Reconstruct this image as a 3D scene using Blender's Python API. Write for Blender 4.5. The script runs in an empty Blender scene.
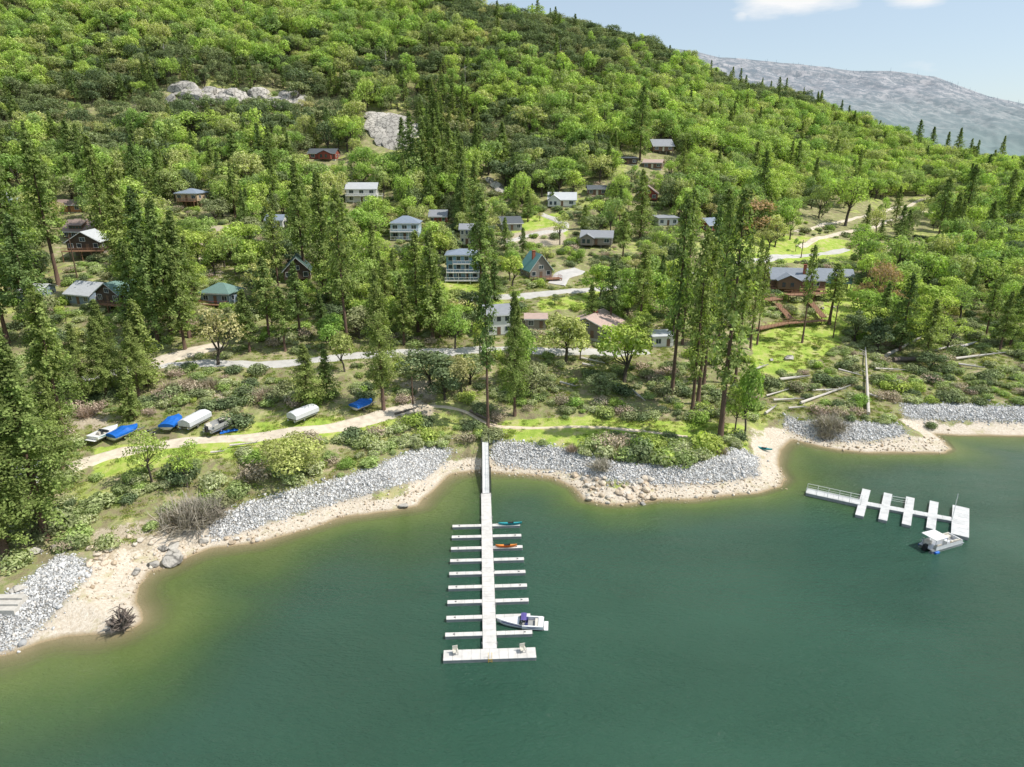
import bpy, math, random
import numpy as np
random.seed(7); RNG=np.random.default_rng(7)
sc=bpy.context.scene; col=sc.collection
# ------------------------------------------------------------------ camera model
F=683.0; CX=512.0; CY=383.5; HC=60.0
P=math.atan(233.5/F); CP,SP=math.cos(P),math.sin(P)
def ray(px,py):
    u=(px-CX)/F; v=(py-CY)/F
    return np.array([u,CP-v*SP,-SP-v*CP])
def proj(X,Y,Z):
    Z=Z-HC
    d=Y*CP-Z*SP; dn=-Y*SP-Z*CP
    d=np.where(np.abs(d)<1e-3,1e-3,d)
    return CX+F*X/d, CY+F*dn/d, d
def on_plane(px,py,z=0.0):
    r=ray(px,py); t=(z-HC)/r[2]; return np.array([r[0]*t,r[1]*t,z])
def by_depth(px,py,d):
    r=ray(px,py)*d; r[2]+=HC; return r
# ------------------------------------------------------------------ noise
_tab=np.random.default_rng(3).random((256,256))
def vnoise(x,y):
    xi=np.floor(x).astype(int); yi=np.floor(y).astype(int); fx=x-xi; fy=y-yi
    fx=fx*fx*(3-2*fx); fy=fy*fy*(3-2*fy)
    g=lambda a,b:_tab[a&255,b&255]
    return (g(xi,yi)*(1-fx)+g(xi+1,yi)*fx)*(1-fy)+(g(xi,yi+1)*(1-fx)+g(xi+1,yi+1)*fx)*fy
def fbm(x,y,s,o=4):
    r=0;a=.5;t=0
    for i in range(o):
        r=r+a*vnoise(x/s+17.3*i,y/s+9.1*i); t+=a; a*=.5; s=s/2.03
    return r/t
# ------------------------------------------------------------------ terrain control
K=721.5
cols={ -230:[(560,4),(450,9),(380,13),(330,17),(290,22),(250,29,),(200,42),(150,None,300),(100,None,340),(50,None,385),(0,None,435),(-60,None,510),(-120,None,600)],
 0:[(560,3),(450,8),(390,11),(340,15),(300,20),(250,28.4),(200,41.6),(150,None,305),(100,None,345),(50,None,390),(0,None,440),(-60,None,520),(-120,None,620)],
 200:[(500,4),(460,6),(428,8),(362,13),(300,21),(250,29),(200,41),(150,None,320),(100,None,360),(50,None,410),(0,None,470),(-60,None,560),(-120,None,680)],
 350:[(440,5),(415,7),(355,12.5),(310,18),(260,26),(200,40),(150,None,335),(100,None,375),(50,None,425),(0,None,490),(-45,None,570)],
 512:[(430,4.5),(400,6),(355,12),(310,17),(265,24),(230,31),(197,40),(170,51),(150,None,350),(110,None,375),(60,None,420),(20,None,475),(60,None,640)],
 650:[(432,4),(400,6),(350,10.5),(300,17),(250,26),(210,36),(180,47),(150,None,355),(100,None,420),(46,None,530),(90,None,680)],
 800:[(400,4.5),(350,9),(310,13),(275,18),(250,22),(225,28),(200,35),(175,45),(150,None,500),(120,None,560),(100,None,600),(150,None,760)],
 920:[(390,4),(370,5),(330,8.5),(290,13),(250,20),(220,26),(200,32),(175,43),(157,None,560),(185,None,720)],
 1024:[(395,4),(380,5),(340,9),(300,13),(260,18),(230,23.5),(205,30),(185,38),(170,None,520),(190,None,660)],
 1250:[(400,4),(340,9),(300,13),(260,18),(230,23.5),(205,30),(185,38),(172,None,520),(195,None,660)]}
ctrl=[]
for px,l in cols.items():
    for e in l:
        if e[1] is None: d=e[2]
        else: d=K*(HC-e[1])/(e[0]-150)
        ctrl.append(by_depth(px,e[0],d))
ctrl=np.array(ctrl)
n=len(ctrl)
def kern(r): return r
R_=np.linalg.norm(ctrl[:,None,:2]-ctrl[None,:,:2],axis=2)
A=np.zeros((n+3,n+3)); A[:n,:n]=kern(R_)-np.eye(n)*4.0
A[:n,n]=1; A[:n,n+1:]=ctrl[:,:2]; A[n,:n]=1; A[n+1:,:n]=ctrl[:,:2].T
W_=np.linalg.solve(A,np.concatenate([ctrl[:,2],[0,0,0]]))
def rbf(x,y):
    sh=x.shape; x=x.ravel(); y=y.ravel(); out=np.zeros(len(x))
    for a in range(0,len(x),20000):
        X=x[a:a+20000];Y=y[a:a+20000]
        r=np.hypot(X[:,None]-ctrl[None,:,0],Y[:,None]-ctrl[None,:,1])
        out[a:a+20000]=r@W_[:n]+W_[n]+W_[n+1]*X+W_[n+2]*Y
    return out.reshape(sh)
shore_px=[(-420,800),(-250,740),(-120,700),(0,656),(26,651),(42,642),(65,638),(102,638),(122,634),(142,622),(143,612),(136,602),(138,586),(151,573),(170,566),(190,556),(209,549),(235,546),(260,543),(300,531),(345,518),(392,511),(420,506),(426,498),(442,481),(452,475),(480,471),(493,473),(526,475),(553,479),(573,488),(583,500),(606,505),(629,505),(659,500),(692,501),(726,496),(759,493),(780,486),(786,479),(779,466),(781,452),(786,444),(793,440),(818,446),(838,450),(868,453),(905,453),(943,453),(951,449),(944,441),(934,434),(952,435),(1024,436),(1100,440),(1250,455),(1500,470)]
shore=np.array([on_plane(*q)[:2] for q in shore_px])
poly=np.vstack([shore,[[900,250],[900,3000],[-900,3000],[-900,60]]])
def in_poly(x,y,pl):
    ins=np.zeros(x.shape,bool); m=len(pl)
    for i in range(m):
        x1,y1=pl[i]; x2,y2=pl[(i+1)%m]
        if y1==y2: continue
        c=((y1>y)!=(y2>y))&(x<(x2-x1)*(y-y1)/(y2-y1)+x1); ins^=c
    return ins
def dist_line(x,y,pl):
    best=np.full(x.shape,1e9)
    for i in range(len(pl)-1):
        a=pl[i];b=pl[i+1];v=b-a;L=(v@v)+1e-9
        t=np.clip(((x-a[0])*v[0]+(y-a[1])*v[1])/L,0,1)
        best=np.minimum(best,np.hypot(x-a[0]-t*v[0],y-a[1]-t*v[1]))
    return best
def sdist(x,y):
    return np.where(in_poly(x,y,poly),1,-1)*dist_line(x,y,shore)
def sstep(a,b,x):
    t=np.clip((x-a)/(b-a),0,1); return t*t*(3-2*t)
def spaced(segs):
    out=[]
    for a,b,s in segs: out+=list(np.arange(a,b,s))
    return np.array(out+[segs[-1][1]])
GX=spaced([(-700,-200,14),(-200,-110,2),(-110,130,.6),(130,240,1.6),(240,500,5),(500,900,16)])
GY=spaced([(40,75,3),(75,190,.6),(190,300,1.4),(300,620,3),(620,900,14)])
MX,MY=np.meshgrid(GX,GY)
S=sdist(MX,MY)
S=S+(fbm(MX,MY,5,3)-.5)*1.2*np.exp(-(S/4)**2)
base=rbf(MX,MY)
base=base+(fbm(MX,MY,14,4)-.5)*2.2*sstep(8,30,S)+(fbm(MX,MY,60,4)-.5)*14*sstep(330,420,MY)
bank=np.where(S<3.5,S*.16,np.where(S<9,.56+(S-3.5)*.42,2.87+(S-9)*.12))
land=bank*(1-sstep(6,22,S))+np.maximum(base,1.2)*sstep(6,22,S)
Hh=np.where(S>0,land,np.maximum(S*.3,-6))
Hh=Hh+(fbm(MX,MY,1.7,2)-.5)*.25*sstep(.5,4,S)
def H(x,y):
    x=np.clip(np.asarray(x,float),GX[0],GX[-1]-1e-3); y=np.clip(np.asarray(y,float),GY[0],GY[-1]-1e-3)
    i=np.searchsorted(GX,x,'right')-1; j=np.searchsorted(GY,y,'right')-1
    i=np.clip(i,0,len(GX)-2); j=np.clip(j,0,len(GY)-2)
    fx=(x-GX[i])/(GX[i+1]-GX[i]); fy=(y-GY[j])/(GY[j+1]-GY[j])
    return (Hh[j,i]*(1-fx)+Hh[j,i+1]*fx)*(1-fy)+(Hh[j+1,i]*(1-fx)+Hh[j+1,i+1]*fx)*fy
_t=np.arange(40,1200,.4)
def at(px,py):
    r=ray(px,py); X=r[0]*_t; Y=r[1]*_t; Z=HC+r[2]*_t
    hit=(Z<H(X,Y))&(Y>GY[0])
    k=np.argmax(hit) if hit.any() else len(_t)-1
    return np.array([X[k],Y[k],float(H(X[k],Y[k]))])
# ------------------------------------------------------------------ materials
def newmat(name):
    m=bpy.data.materials.new(name); m.use_nodes=True; m.node_tree.nodes.clear()
    return m,m.node_tree.nodes,m.node_tree.links
def lin(c):
    return tuple(((v/255)/12.92 if v/255<=.04045 else ((v/255+.055)/1.055)**2.4) for v in c)
def mathn(N,L,op,a,b=None,clamp=False):
    n_=N.new('ShaderNodeMath'); n_.operation=op; n_.use_clamp=clamp
    for k,v in ((0,a),(1,b)):
        if v is None: continue
        if isinstance(v,(int,float)): n_.inputs[k].default_value=v
        else: L.new(v,n_.inputs[k])
    return n_.outputs[0]
def mixc(N,L,f,a,b,mode='MIX'):
    n_=N.new('ShaderNodeMix'); n_.data_type='RGBA'; n_.blend_type=mode
    for k,v in ((0,f),(6,a),(7,b)):
        if isinstance(v,(int,float)): n_.inputs[k].default_value=v
        elif isinstance(v,tuple): n_.inputs[k].default_value=(*v[:3],1)
        else: L.new(v,n_.inputs[k])
    return n_.outputs[2]
def noise(N,L,scale,detail=4,vec=None,rough=.55):
    n_=N.new('ShaderNodeTexNoise'); n_.inputs['Scale'].default_value=scale; n_.inputs['Detail'].default_value=detail; n_.inputs['Roughness'].default_value=rough
    if vec is not None: L.new(vec,n_.inputs['Vector'])
    return n_.outputs['Fac']
def geo_pos(N): return N.new('ShaderNodeNewGeometry').outputs['Position']
def ramp(N,L,f,stops):
    r=N.new('ShaderNodeValToRGB'); e=r.color_ramp.elements
    while len(e)>1: e.remove(e[-1])
    e[0].position=stops[0][0]; e[0].color=(*stops[0][1],1)
    for p,c in stops[1:]:
        q=e.new(p); q.color=(*c,1)
    L.new(f,r.inputs[0]); return r.outputs[0]
def simple(name,c,rough=.7,metal=0,var=.18,scale=1.5,bump=0,spec=.3,streak=None):
    m,N,L=newmat(name)
    b=N.new('ShaderNodeBsdfPrincipled'); o=N.new('ShaderNodeOutputMaterial'); L.new(b.outputs[0],o.inputs[0])
    tc=N.new('ShaderNodeTexCoord').outputs['Object']
    if streak:
        mp=N.new('ShaderNodeMapping'); mp.inputs['Scale'].default_value=streak; L.new(tc,mp.inputs[0]); tc=mp.outputs[0]
    f=noise(N,L,scale,5,tc)
    f2=mathn(N,L,'MULTIPLY_ADD',f,2*var*1.8); N[-1].inputs[2].default_value=1-var*1.8
    mm=N.new('ShaderNodeVectorMath'); mm.operation='SCALE'; mm.inputs[0].default_value=c[:3]; L.new(f2,mm.inputs['Scale'])
    L.new(mm.outputs[0],b.inputs['Base Color'])
    b.inputs['Roughness'].default_value=rough; b.inputs['Metallic'].default_value=metal; b.inputs['Specular IOR Level'].default_value=spec
    if bump:
        bp=N.new('ShaderNodeBump'); bp.inputs['Strength'].default_value=bump; L.new(f,bp.inputs['Height']); L.new(bp.outputs[0],b.inputs['Normal'])
    return m
def leafmat(name,stops,trans=.3,var=.35,sat=1.0):
    m,N,L=newmat(name)
    oi=N.new('ShaderNodeObjectInfo'); g=N.new('ShaderNodeNewGeometry')
    c=ramp(N,L,oi.outputs['Random'],stops)
    at_=N.new('ShaderNodeAttribute'); at_.attribute_name='tint'
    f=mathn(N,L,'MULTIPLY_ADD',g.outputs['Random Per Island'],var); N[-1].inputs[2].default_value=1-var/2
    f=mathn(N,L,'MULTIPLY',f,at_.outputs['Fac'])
    s=N.new('ShaderNodeVectorMath'); s.operation='SCALE'; L.new(c,s.inputs[0]); L.new(f,s.inputs['Scale'])
    d=N.new('ShaderNodeBsdfDiffuse'); t=N.new('ShaderNodeBsdfTranslucent'); L.new(s.outputs[0],d.inputs[0])
    tw=N.new('ShaderNodeVectorMath'); tw.operation='MULTIPLY'; tw.inputs[1].default_value=(1.05,1.2,.5); L.new(s.outputs[0],tw.inputs[0]); L.new(tw.outputs[0],t.inputs[0])
    mx=N.new('ShaderNodeMixShader'); mx.inputs[0].default_value=trans; L.new(d.outputs[0],mx.inputs[1]); L.new(t.outputs[0],mx.inputs[2])
    o=N.new('ShaderNodeOutputMaterial'); L.new(mx.outputs[0],o.inputs[0]); return m
M={}
M['pine']=leafmat('pine_needles',[(0,(.18,.25,.095)),(.35,(.245,.315,.105)),(.7,(.31,.36,.12)),(1,(.21,.28,.10))],.42,.95)
M['oak']=leafmat('spring_oak_leaves',[(0,(.29,.42,.12)),(.3,(.40,.51,.13)),(.6,(.51,.57,.16)),(.85,(.33,.43,.15)),(1,(.55,.54,.22))],.40,.8)
M['live']=leafmat('live_oak_leaves',[(0,(.16,.21,.11)),(.4,(.21,.26,.13)),(.75,(.27,.31,.155)),(1,(.32,.32,.17))],.25,.85)
M['oak_far']=leafmat('hazed_hillside_oak_leaves',[(0,(.30,.42,.14)),(.25,(.41,.53,.15)),(.5,(.52,.60,.18)),(.7,(.33,.43,.17)),(.85,(.45,.48,.21)),(1,(.55,.55,.25))],.42,.75)  # paler, bluer copy of the near oak leaves: distance haze mixed into the colour
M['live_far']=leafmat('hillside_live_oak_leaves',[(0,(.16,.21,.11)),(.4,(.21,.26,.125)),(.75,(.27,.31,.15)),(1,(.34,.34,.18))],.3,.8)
M['redbud']=leafmat('reddish_buds',[(0,(.44,.29,.16)),(1,(.48,.34,.20))],.3,.45)
M['shrub']=leafmat('shrub_leaves',[(0,(.35,.43,.18)),(.35,(.46,.50,.26)),(.7,(.56,.57,.36)),(1,(.38,.50,.15))],.38,.8)
M['brush']=leafmat('dry_brush',[(0,(.36,.31,.22)),(.5,(.44,.36,.27)),(1,(.46,.35,.29))],.15,.5)
M['grey_brush']=leafmat('grey_brush',[(0,(.38,.34,.28)),(1,(.46,.42,.35))],.1,.5)
M['budding']=leafmat('budding_leaves',[(0,(.44,.45,.19)),(1,(.54,.48,.25))],.3,.7)
M['grass']=leafmat('grass_blades',[(0,(.26,.36,.08)),(.5,(.38,.43,.12)),(1,(.46,.42,.20))],.3,.4)
M['bark']=simple('bark',(.13,.085,.06),.95,var=.4,scale=3,streak=(3,3,.4),bump=.5)
M['bark_red']=simple('red_bark',(.15,.095,.07),.95,var=.4,scale=3,streak=(3,3,.4),bump=.5)
M['bark_dark']=simple('oak_bark',(.085,.07,.055),.95,var=.4,scale=3,bump=.5)
M['deadwood']=simple('bleached_wood',(.52,.48,.43),.9,var=.3,scale=2,streak=(1,1,8),bump=.3)
M['darklog']=simple('dark_log',(.16,.13,.11),.95,var=.3,scale=2,bump=.3)
M['riprap']=None
def rockmat(name,stops,obj=False):
    m,N,L=newmat(name)
    g=N.new('ShaderNodeNewGeometry')
    if obj: f0=N.new('ShaderNodeObjectInfo').outputs['Random']
    else: f0=g.outputs['Random Per Island']
    c=ramp(N,L,f0,stops)
    f=noise(N,L,1.3,6,g.outputs['Position'],.65)
    f=mathn(N,L,'MULTIPLY_ADD',f,.9); N[-1].inputs[2].default_value=.52
    if name=='granite':
        vo=N.new('ShaderNodeTexVoronoi'); vo.feature='DISTANCE_TO_EDGE'; vo.inputs['Scale'].default_value=.32
        ns=N.new('ShaderNodeTexNoise'); ns.inputs['Scale'].default_value=.5; L.new(g.outputs['Position'],ns.inputs['Vector'])
        va=N.new('ShaderNodeVectorMath'); va.operation='MULTIPLY_ADD'; va.inputs[1].default_value=(3,3,3); L.new(ns.outputs['Color'],va.inputs[0]); L.new(g.outputs['Position'],va.inputs[2]); L.new(va.outputs[0],vo.inputs['Vector'])
        cr=ramp(N,L,vo.outputs['Distance'],[(0,(.3,.3,.3)),(.09,(1,1,1))]); f=mathn(N,L,'MULTIPLY',f,cr)
    s=N.new('ShaderNodeVectorMath'); s.operation='SCALE'; L.new(c,s.inputs[0]); L.new(f,s.inputs['Scale'])
    b=N.new('ShaderNodeBsdfPrincipled'); b.inputs['Roughness'].default_value=.9; b.inputs['Specular IOR Level'].default_value=.2
    L.new(s.outputs[0],b.inputs['Base Color'])
    bp=N.new('ShaderNodeBump'); bp.inputs['Strength'].default_value=.6; bp.inputs['Distance'].default_value=.3
    L.new(noise(N,L,2.5,6,g.outputs['Position']),bp.inputs['Height']); L.new(bp.outputs[0],b.inputs['Normal'])
    o=N.new('ShaderNodeOutputMaterial'); L.new(b.outputs[0],o.inputs[0]); return m
M['riprap']=rockmat('riprap_stone',[(0,(.36,.36,.355)),(.3,(.52,.52,.515)),(.65,(.65,.65,.64)),(.85,(.76,.75,.73)),(1,(.60,.55,.48))])
M['granite']=rockmat('granite',[(0,(.40,.375,.335)),(1,(.55,.51,.45))],True)
M['tanrock']=rockmat('tan_boulder',[(0,(.48,.38,.27)),(.5,(.62,.52,.40)),(1,(.6,.56,.5))],True)
C=simple
M['white']=C('white_paint',(.68,.68,.66),.6,var=.12,scale=1.5); M['deck_white']=C('pale_deck_boards',(.60,.575,.54),.75,var=.2,scale=1.2)
M['floatside']=C('dock_float_side',(.33,.33,.32),.8,var=.2); M['steel']=C('galvanised_steel',(.35,.36,.36),.4,.6)
M['dark_steel']=C('dark_rail',(.08,.085,.09),.5,.4)
M['gel']=C('white_gelcoat',(.78,.78,.78),.2,var=.03,spec=.6); M['navy']=C('navy_canvas',(.03,.035,.12),.8)
M['purple']=C('purple_canvas',(.10,.08,.26),.8)
M['bluetarp']=C('blue_tarp',(.012,.13,.50),.55,var=.22,scale=2,bump=.5); M['whitecover']=C('white_boat_cover',(.60,.61,.62),.75,var=.12,scale=1.5,bump=.4)
M['teal']=C('teal_plastic',(.04,.36,.40),.4); M['orange']=C('orange_plastic',(.75,.27,.06),.4); M['yellow']=C('yellow_plastic',(.8,.5,.05),.4)
M['tubes']=C('aluminium_tubes',(.55,.56,.57),.35,.7,var=.08); M['black']=C('black_rubber',(.02,.02,.022),.7); M['seat']=C('cream_vinyl',(.62,.58,.50),.5)
M['blueplastic']=C('blue_plastic',(.02,.15,.55),.4); M['redbrick']=C('red_brick',(.33,.11,.07),.9,var=.25,scale=5)
M['glass']=None
m,N,L=newmat('window_glass'); b=N.new('ShaderNodeBsdfPrincipled'); b.inputs['Base Color'].default_value=(.04,.055,.07,1); b.inputs['Roughness'].default_value=.08; b.inputs['Specular IOR Level'].default_value=.8
o=N.new('ShaderNodeOutputMaterial'); L.new(b.outputs[0],o.inputs[0]); M['glass']=m
walls={'darkwood':(.09,.065,.05),'brown':(.19,.12,.08),'tan':(.48,.36,.24),'white':(.72,.71,.68),'blue':(.20,.33,.44),'red':(.26,.07,.05),'grey':(.32,.32,.31),'cream':(.62,.58,.45),'greywood':(.26,.23,.20),'paleblue':(.42,.52,.60),'slate':(.24,.30,.36),'orange':(.45,.22,.10)}
for k,v in walls.items(): M['w_'+k]=C(k+'_siding',v,.8,var=.12,scale=1.2,streak=(.3,.3,6),bump=.2)
roofs={'grey':(.27,.28,.30),'slate':(.24,.265,.30),'pale':(.46,.47,.48),'brown':(.27,.20,.17),'green':(.15,.24,.21),'teal':(.16,.33,.32),'blue':(.22,.26,.32),'pink':(.46,.34,.29),'dark':(.10,.11,.12),'white':(.52,.53,.54),'darkgreen':(.06,.10,.09)}
for k,v in roofs.items(): M['r_'+k]=C(k+'_roofing',v,.8,var=.16,scale=1.6,streak=(.5,.5,5),bump=.3)
M['decking']=C('brown_decking',(.27,.15,.09),.85,var=.25,scale=2); M['concrete']=C('concrete',(.52,.49,.44),.9,var=.18)
M['pathdirt']=C('path_dirt',(.66,.55,.40),.95,var=.2,scale=.8); M['gravel']=C('gravel_drive',(.60,.52,.41),.95,var=.25,scale=.8,bump=.5); M['asphalt_pale']=C('sunbleached_asphalt',(.50,.48,.45),.9,var=.15,scale=.6)
# ------------------------------------------------------------------ mesh helpers
def mk(name,V,Fc,mats,mi=None,tint=None,smooth=False,parent=None,link=True):
    me=bpy.data.meshes.new(name)
    if isinstance(Fc,np.ndarray):
        nv=len(V); nf,k=Fc.shape
        me.vertices.add(nv); me.vertices.foreach_set('co',np.asarray(V,np.float32).ravel())
        me.loops.add(nf*k); me.loops.foreach_set('vertex_index',Fc.astype(np.int32).ravel())
        me.polygons.add(nf); me.polygons.foreach_set('loop_start',np.arange(0,nf*k,k,dtype=np.int32))
        me.update(calc_edges=True)
    else:
        me.from_pydata([tuple(v) for v in V],[],Fc); me.update()
    for m_ in mats: me.materials.append(m_)
    if mi is not None: me.polygons.foreach_set('material_index',np.asarray(mi,np.int32))
    if tint is not None:
        a=me.attributes.new('tint','FLOAT','POINT'); a.data.foreach_set('value',np.asarray(tint,np.float32))
    if smooth: me.polygons.foreach_set('use_smooth',np.ones(len(me.polygons),bool))
    o=bpy.data.objects.new(name,me)
    if link: col.objects.link(o)
    if parent: o.parent=parent
    return o
def tag(o,label=None,cat=None,group=None,kind=None):
    if label: o['label']=label
    if cat: o['category']=cat
    if group: o['group']=group
    if kind: o['kind']=kind
    return o
def empty(name,loc,rz=0,label=None,cat=None,group=None):
    o=bpy.data.objects.new(name,None); o.empty_display_size=.3; col.objects.link(o); o.location=[float(v) for v in loc]; o.rotation_euler=(0,0,rz)
    return tag(o,label,cat,group)
class MB:
    def __init__(s): s.v=[]; s.f=[]
    def box(s,x0,x1,y0,y1,z0,z1,bev=0):
        b=len(s.v); s.v+=[(x0,y0,z0),(x1,y0,z0),(x1,y1,z0),(x0,y1,z0),(x0,y0,z1),(x1,y0,z1),(x1,y1,z1),(x0,y1,z1)]
        s.f+=[[b+3,b+2,b+1,b],[b+4,b+5,b+6,b+7],[b,b+1,b+5,b+4],[b+1,b+2,b+6,b+5],[b+2,b+3,b+7,b+6],[b+3,b,b+4,b+7]]; return s
    def hexa(s,p):
        b=len(s.v); s.v+=[tuple(q) for q in p]
        s.f+=[[b+3,b+2,b+1,b],[b+4,b+5,b+6,b+7],[b,b+1,b+5,b+4],[b+1,b+2,b+6,b+5],[b+2,b+3,b+7,b+6],[b+3,b,b+4,b+7]]; return s
    def tube(s,pts,rad,k=6,caps=True):
        pts=[np.array(p,float) for p in pts]; b=len(s.v)
        if not hasattr(rad,'__len__'): rad=[rad]*len(pts)
        for i,p in enumerate(pts):
            t=pts[min(i+1,len(pts)-1)]-pts[max(i-1,0)]; t=t/(np.linalg.norm(t)+1e-9)
            a=np.cross(t,[0,0,1.0] if abs(t[2])<.9 else [1.0,0,0]); a/=np.linalg.norm(a); c=np.cross(t,a)
            for j in range(k):
                q=p+rad[i]*(math.cos(2*math.pi*j/k)*a+math.sin(2*math.pi*j/k)*c); s.v.append(tuple(q))
        for i in range(len(pts)-1):
            for j in range(k):
                s.f.append([b+i*k+j,b+i*k+(j+1)%k,b+(i+1)*k+(j+1)%k,b+(i+1)*k+j])
        if caps: s.f.append([b+j for j in range(k)]); s.f.append([b+(len(pts)-1)*k+j for j in reversed(range(k))])
        return s
    def loft(s,secs,cap=True):
        b=len(s.v); k=len(secs[0])
        for q in secs: s.v+=[tuple(p) for p in q]
        for i in range(len(secs)-1):
            for j in range(k-1): s.f.append([b+i*k+j,b+i*k+j+1,b+(i+1)*k+j+1,b+(i+1)*k+j])
        if cap: s.f.append([b+j for j in range(k)][::-1]); s.f.append([b+(len(secs)-1)*k+j for j in range(k)])
        return s
    def build(s,name,mat,parent=None,smooth=False):
        return mk(name,s.v,s.f,[mat],parent=parent,smooth=smooth)
# ------------------------------------------------------------------ pixel masks (where the ground is what)
def PX(l): return np.array(l,float)
RIP=[PX([(-80,640),(0,598),(25,583),(45,565),(62,553),(85,560),(90,575),(72,590),(60,606),(45,622),(20,645),(0,654),(-80,690)]),
 PX([(208,527),(240,505),(300,488),(350,476),(390,460),(425,447),(452,449),(444,462),(424,478),(380,490),(330,504),(270,522),(212,541)]),
 PX([(494,441),(540,444),(580,452),(605,462),(640,463),(700,463),(738,447),(757,458),(757,476),(700,484),(640,484),(600,478),(560,470),(500,466),(491,455)]),
 PX([(783,414),(800,420),(830,422),(860,421),(895,424),(908,432),(880,440),(845,441),(815,440),(788,430)]),
 PX([(903,403),(960,404),(1060,408),(1060,423),(960,420),(905,418)])]
LAWN=[PX([(752,332),(800,325),(830,300),(868,310),(850,330),(838,348),(800,372),(752,372)]),PX([(820,285),(880,283),(875,312),(825,312)]),
 PX([(500,420),(600,418),(742,425),(745,445),(600,452),(505,437)]),PX([(95,448),(240,436),(400,420),(400,428),(240,452),(95,478)]),
 PX([(240,425),(345,418),(345,428),(240,436)]),PX([(536,300),(600,292),(605,305),(540,312)]),PX([(515,220),(562,212),(566,235),(510,236)]),PX([(720,230),(850,240),(850,262),(720,262)]),PX([(215,226),(236,226),(236,240),(215,242)]),PX([(415,280),(500,278),(500,310),(415,305)])]
DIRT=[PX([(60,395),(110,395),(110,430),(60,430)]),PX([(400,380),(440,380),(430,430),(395,430)]),PX([(205,385),(235,380),(235,410),(205,410)]),PX([(180,225),(225,225),(225,280),(180,280)]),PX([(500,235),(560,225),(570,245),(500,250)]),PX([(90,530),(240,500),(215,545),(150,570),(90,560)])]
gpx,gpy,gd=proj(MX,MY,Hh)
def maskp(px,py,polys):
    r=np.zeros(px.shape,bool)
    for q in polys: r|=in_poly(px,py,q)
    return r.astype(float)
rip=maskp(gpx,gpy,RIP)*(MY<230)
lawn=maskp(gpx,gpy,LAWN); dirt=maskp(gpx,gpy,DIRT)
def blur(a,n_=2):
    for _ in range(n_):
        a=(a+np.roll(a,1,0)+np.roll(a,-1,0)+np.roll(a,1,1)+np.roll(a,-1,1))/5
    return a
rip=blur(rip,2); lawn=blur(lawn,4); dirt=blur(dirt,4)
sand=1-sstep(3.5,7.5,S+(fbm(MX,MY,4,3)-.5)*6.5)
spit=blur(maskp(gpx,gpy,[PX([(745,462),(790,430),(800,460),(790,495),(740,500)]),PX([(90,560),(160,560),(150,640),(60,650)]),PX([(800,432),(960,440),(960,460),(800,460)])])*(MY<230),4)
sand=np.maximum(sand,spit)
# ---------------- ground sheet
nx,ny=len(GX),len(GY)
V=np.stack([MX,MY,Hh],-1).reshape(-1,3)
ii=np.arange(nx*ny).reshape(ny,nx)
Fq=np.stack([ii[:-1,:-1],ii[:-1,1:],ii[1:,1:],ii[1:,:-1]],-1).reshape(-1,4)
m,N,L=newmat('ground_cover')
pos=geo_pos(N)
def attr(nm):
    a=N.new('ShaderNodeAttribute'); a.attribute_name=nm; return a.outputs['Fac']
n1=noise(N,L,.35,8,pos,.65); n2=noise(N,L,2.2,6,pos,.7); n3=noise(N,L,.05,4,pos)
forest=ramp(N,L,n1,[(.3,(.16,.14,.08)),(.44,(.28,.24,.14)),(.52,(.27,.30,.11)),(.62,(.44,.36,.24)),(.8,(.25,.27,.11))])
c=mixc(N,L,mathn(N,L,'MULTIPLY',ramp(N,L,n2,[(.45,(0,0,0)),(.7,(1,1,1))]),.4),forest,(.19,.20,.09))
grass=ramp(N,L,n1,[(.3,(.21,.31,.055)),(.46,(.33,.44,.075)),(.56,(.43,.47,.13)),(.68,(.50,.44,.24))])
def thr(a,k=3.0,nn=n2):
    x=mathn(N,L,'ADD',a,mathn(N,L,'MULTIPLY_ADD',nn,.9)); N[-2].inputs[2].default_value=-.45
    return mathn(N,L,'MULTIPLY_ADD',mathn(N,L,'ADD',x,-.5),k,) if False else ramp(N,L,x,[(.38,(0,0,0)),(.62,(1,1,1))])
gm=thr(mathn(N,L,'ADD',attr('lawn'),ramp(N,L,n3,[(.45,(0,0,0)),(.62,(.5,.5,.5))]),True),nn=n1)
c=mixc(N,L,gm,c,grass)
c=mixc(N,L,thr(mathn(N,L,'MULTIPLY',attr('dirt'),.75)),c,ramp(N,L,n2,[(.3,(.36,.29,.20)),(.7,(.56,.49,.38))]))
sandc=ramp(N,L,n2,[(.25,(.42,.345,.26)),(.42,(.56,.475,.37)),(.6,(.67,.60,.50)),(.78,(.74,.69,.61))])
c=mixc(N,L,thr(attr('sand')),c,sandc)
c=mixc(N,L,mathn(N,L,'MULTIPLY',ramp(N,L,n1,[(.56,(0,0,0)),(.66,(1,1,1))]),mathn(N,L,'MULTIPLY',attr('sand'),.55)),c,(.36,.33,.13))
c=mixc(N,L,attr('rip'),c,(.25,.24,.22))
wet=N.new('ShaderNodeMapRange'); wet.inputs[1].default_value=0.03; wet.inputs[2].default_value=.16
sx=N.new('ShaderNodeSeparateXYZ'); L.new(pos,sx.inputs[0]); L.new(sx.outputs[2],wet.inputs[0])
c=mixc(N,L,wet.outputs[0],(.36,.28,.17),c)
b=N.new('ShaderNodeBsdfPrincipled'); b.inputs['Roughness'].default_value=.95; b.inputs['Specular IOR Level'].default_value=.1
L.new(c,b.inputs['Base Color']); bp=N.new('ShaderNodeBump'); bp.inputs['Strength'].default_value=.7; bp.inputs['Distance'].default_value=.4; L.new(n2,bp.inputs['Height']); L.new(bp.outputs[0],b.inputs['Normal'])
o=N.new('ShaderNodeOutputMaterial'); L.new(b.outputs[0],o.inputs[0])
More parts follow.
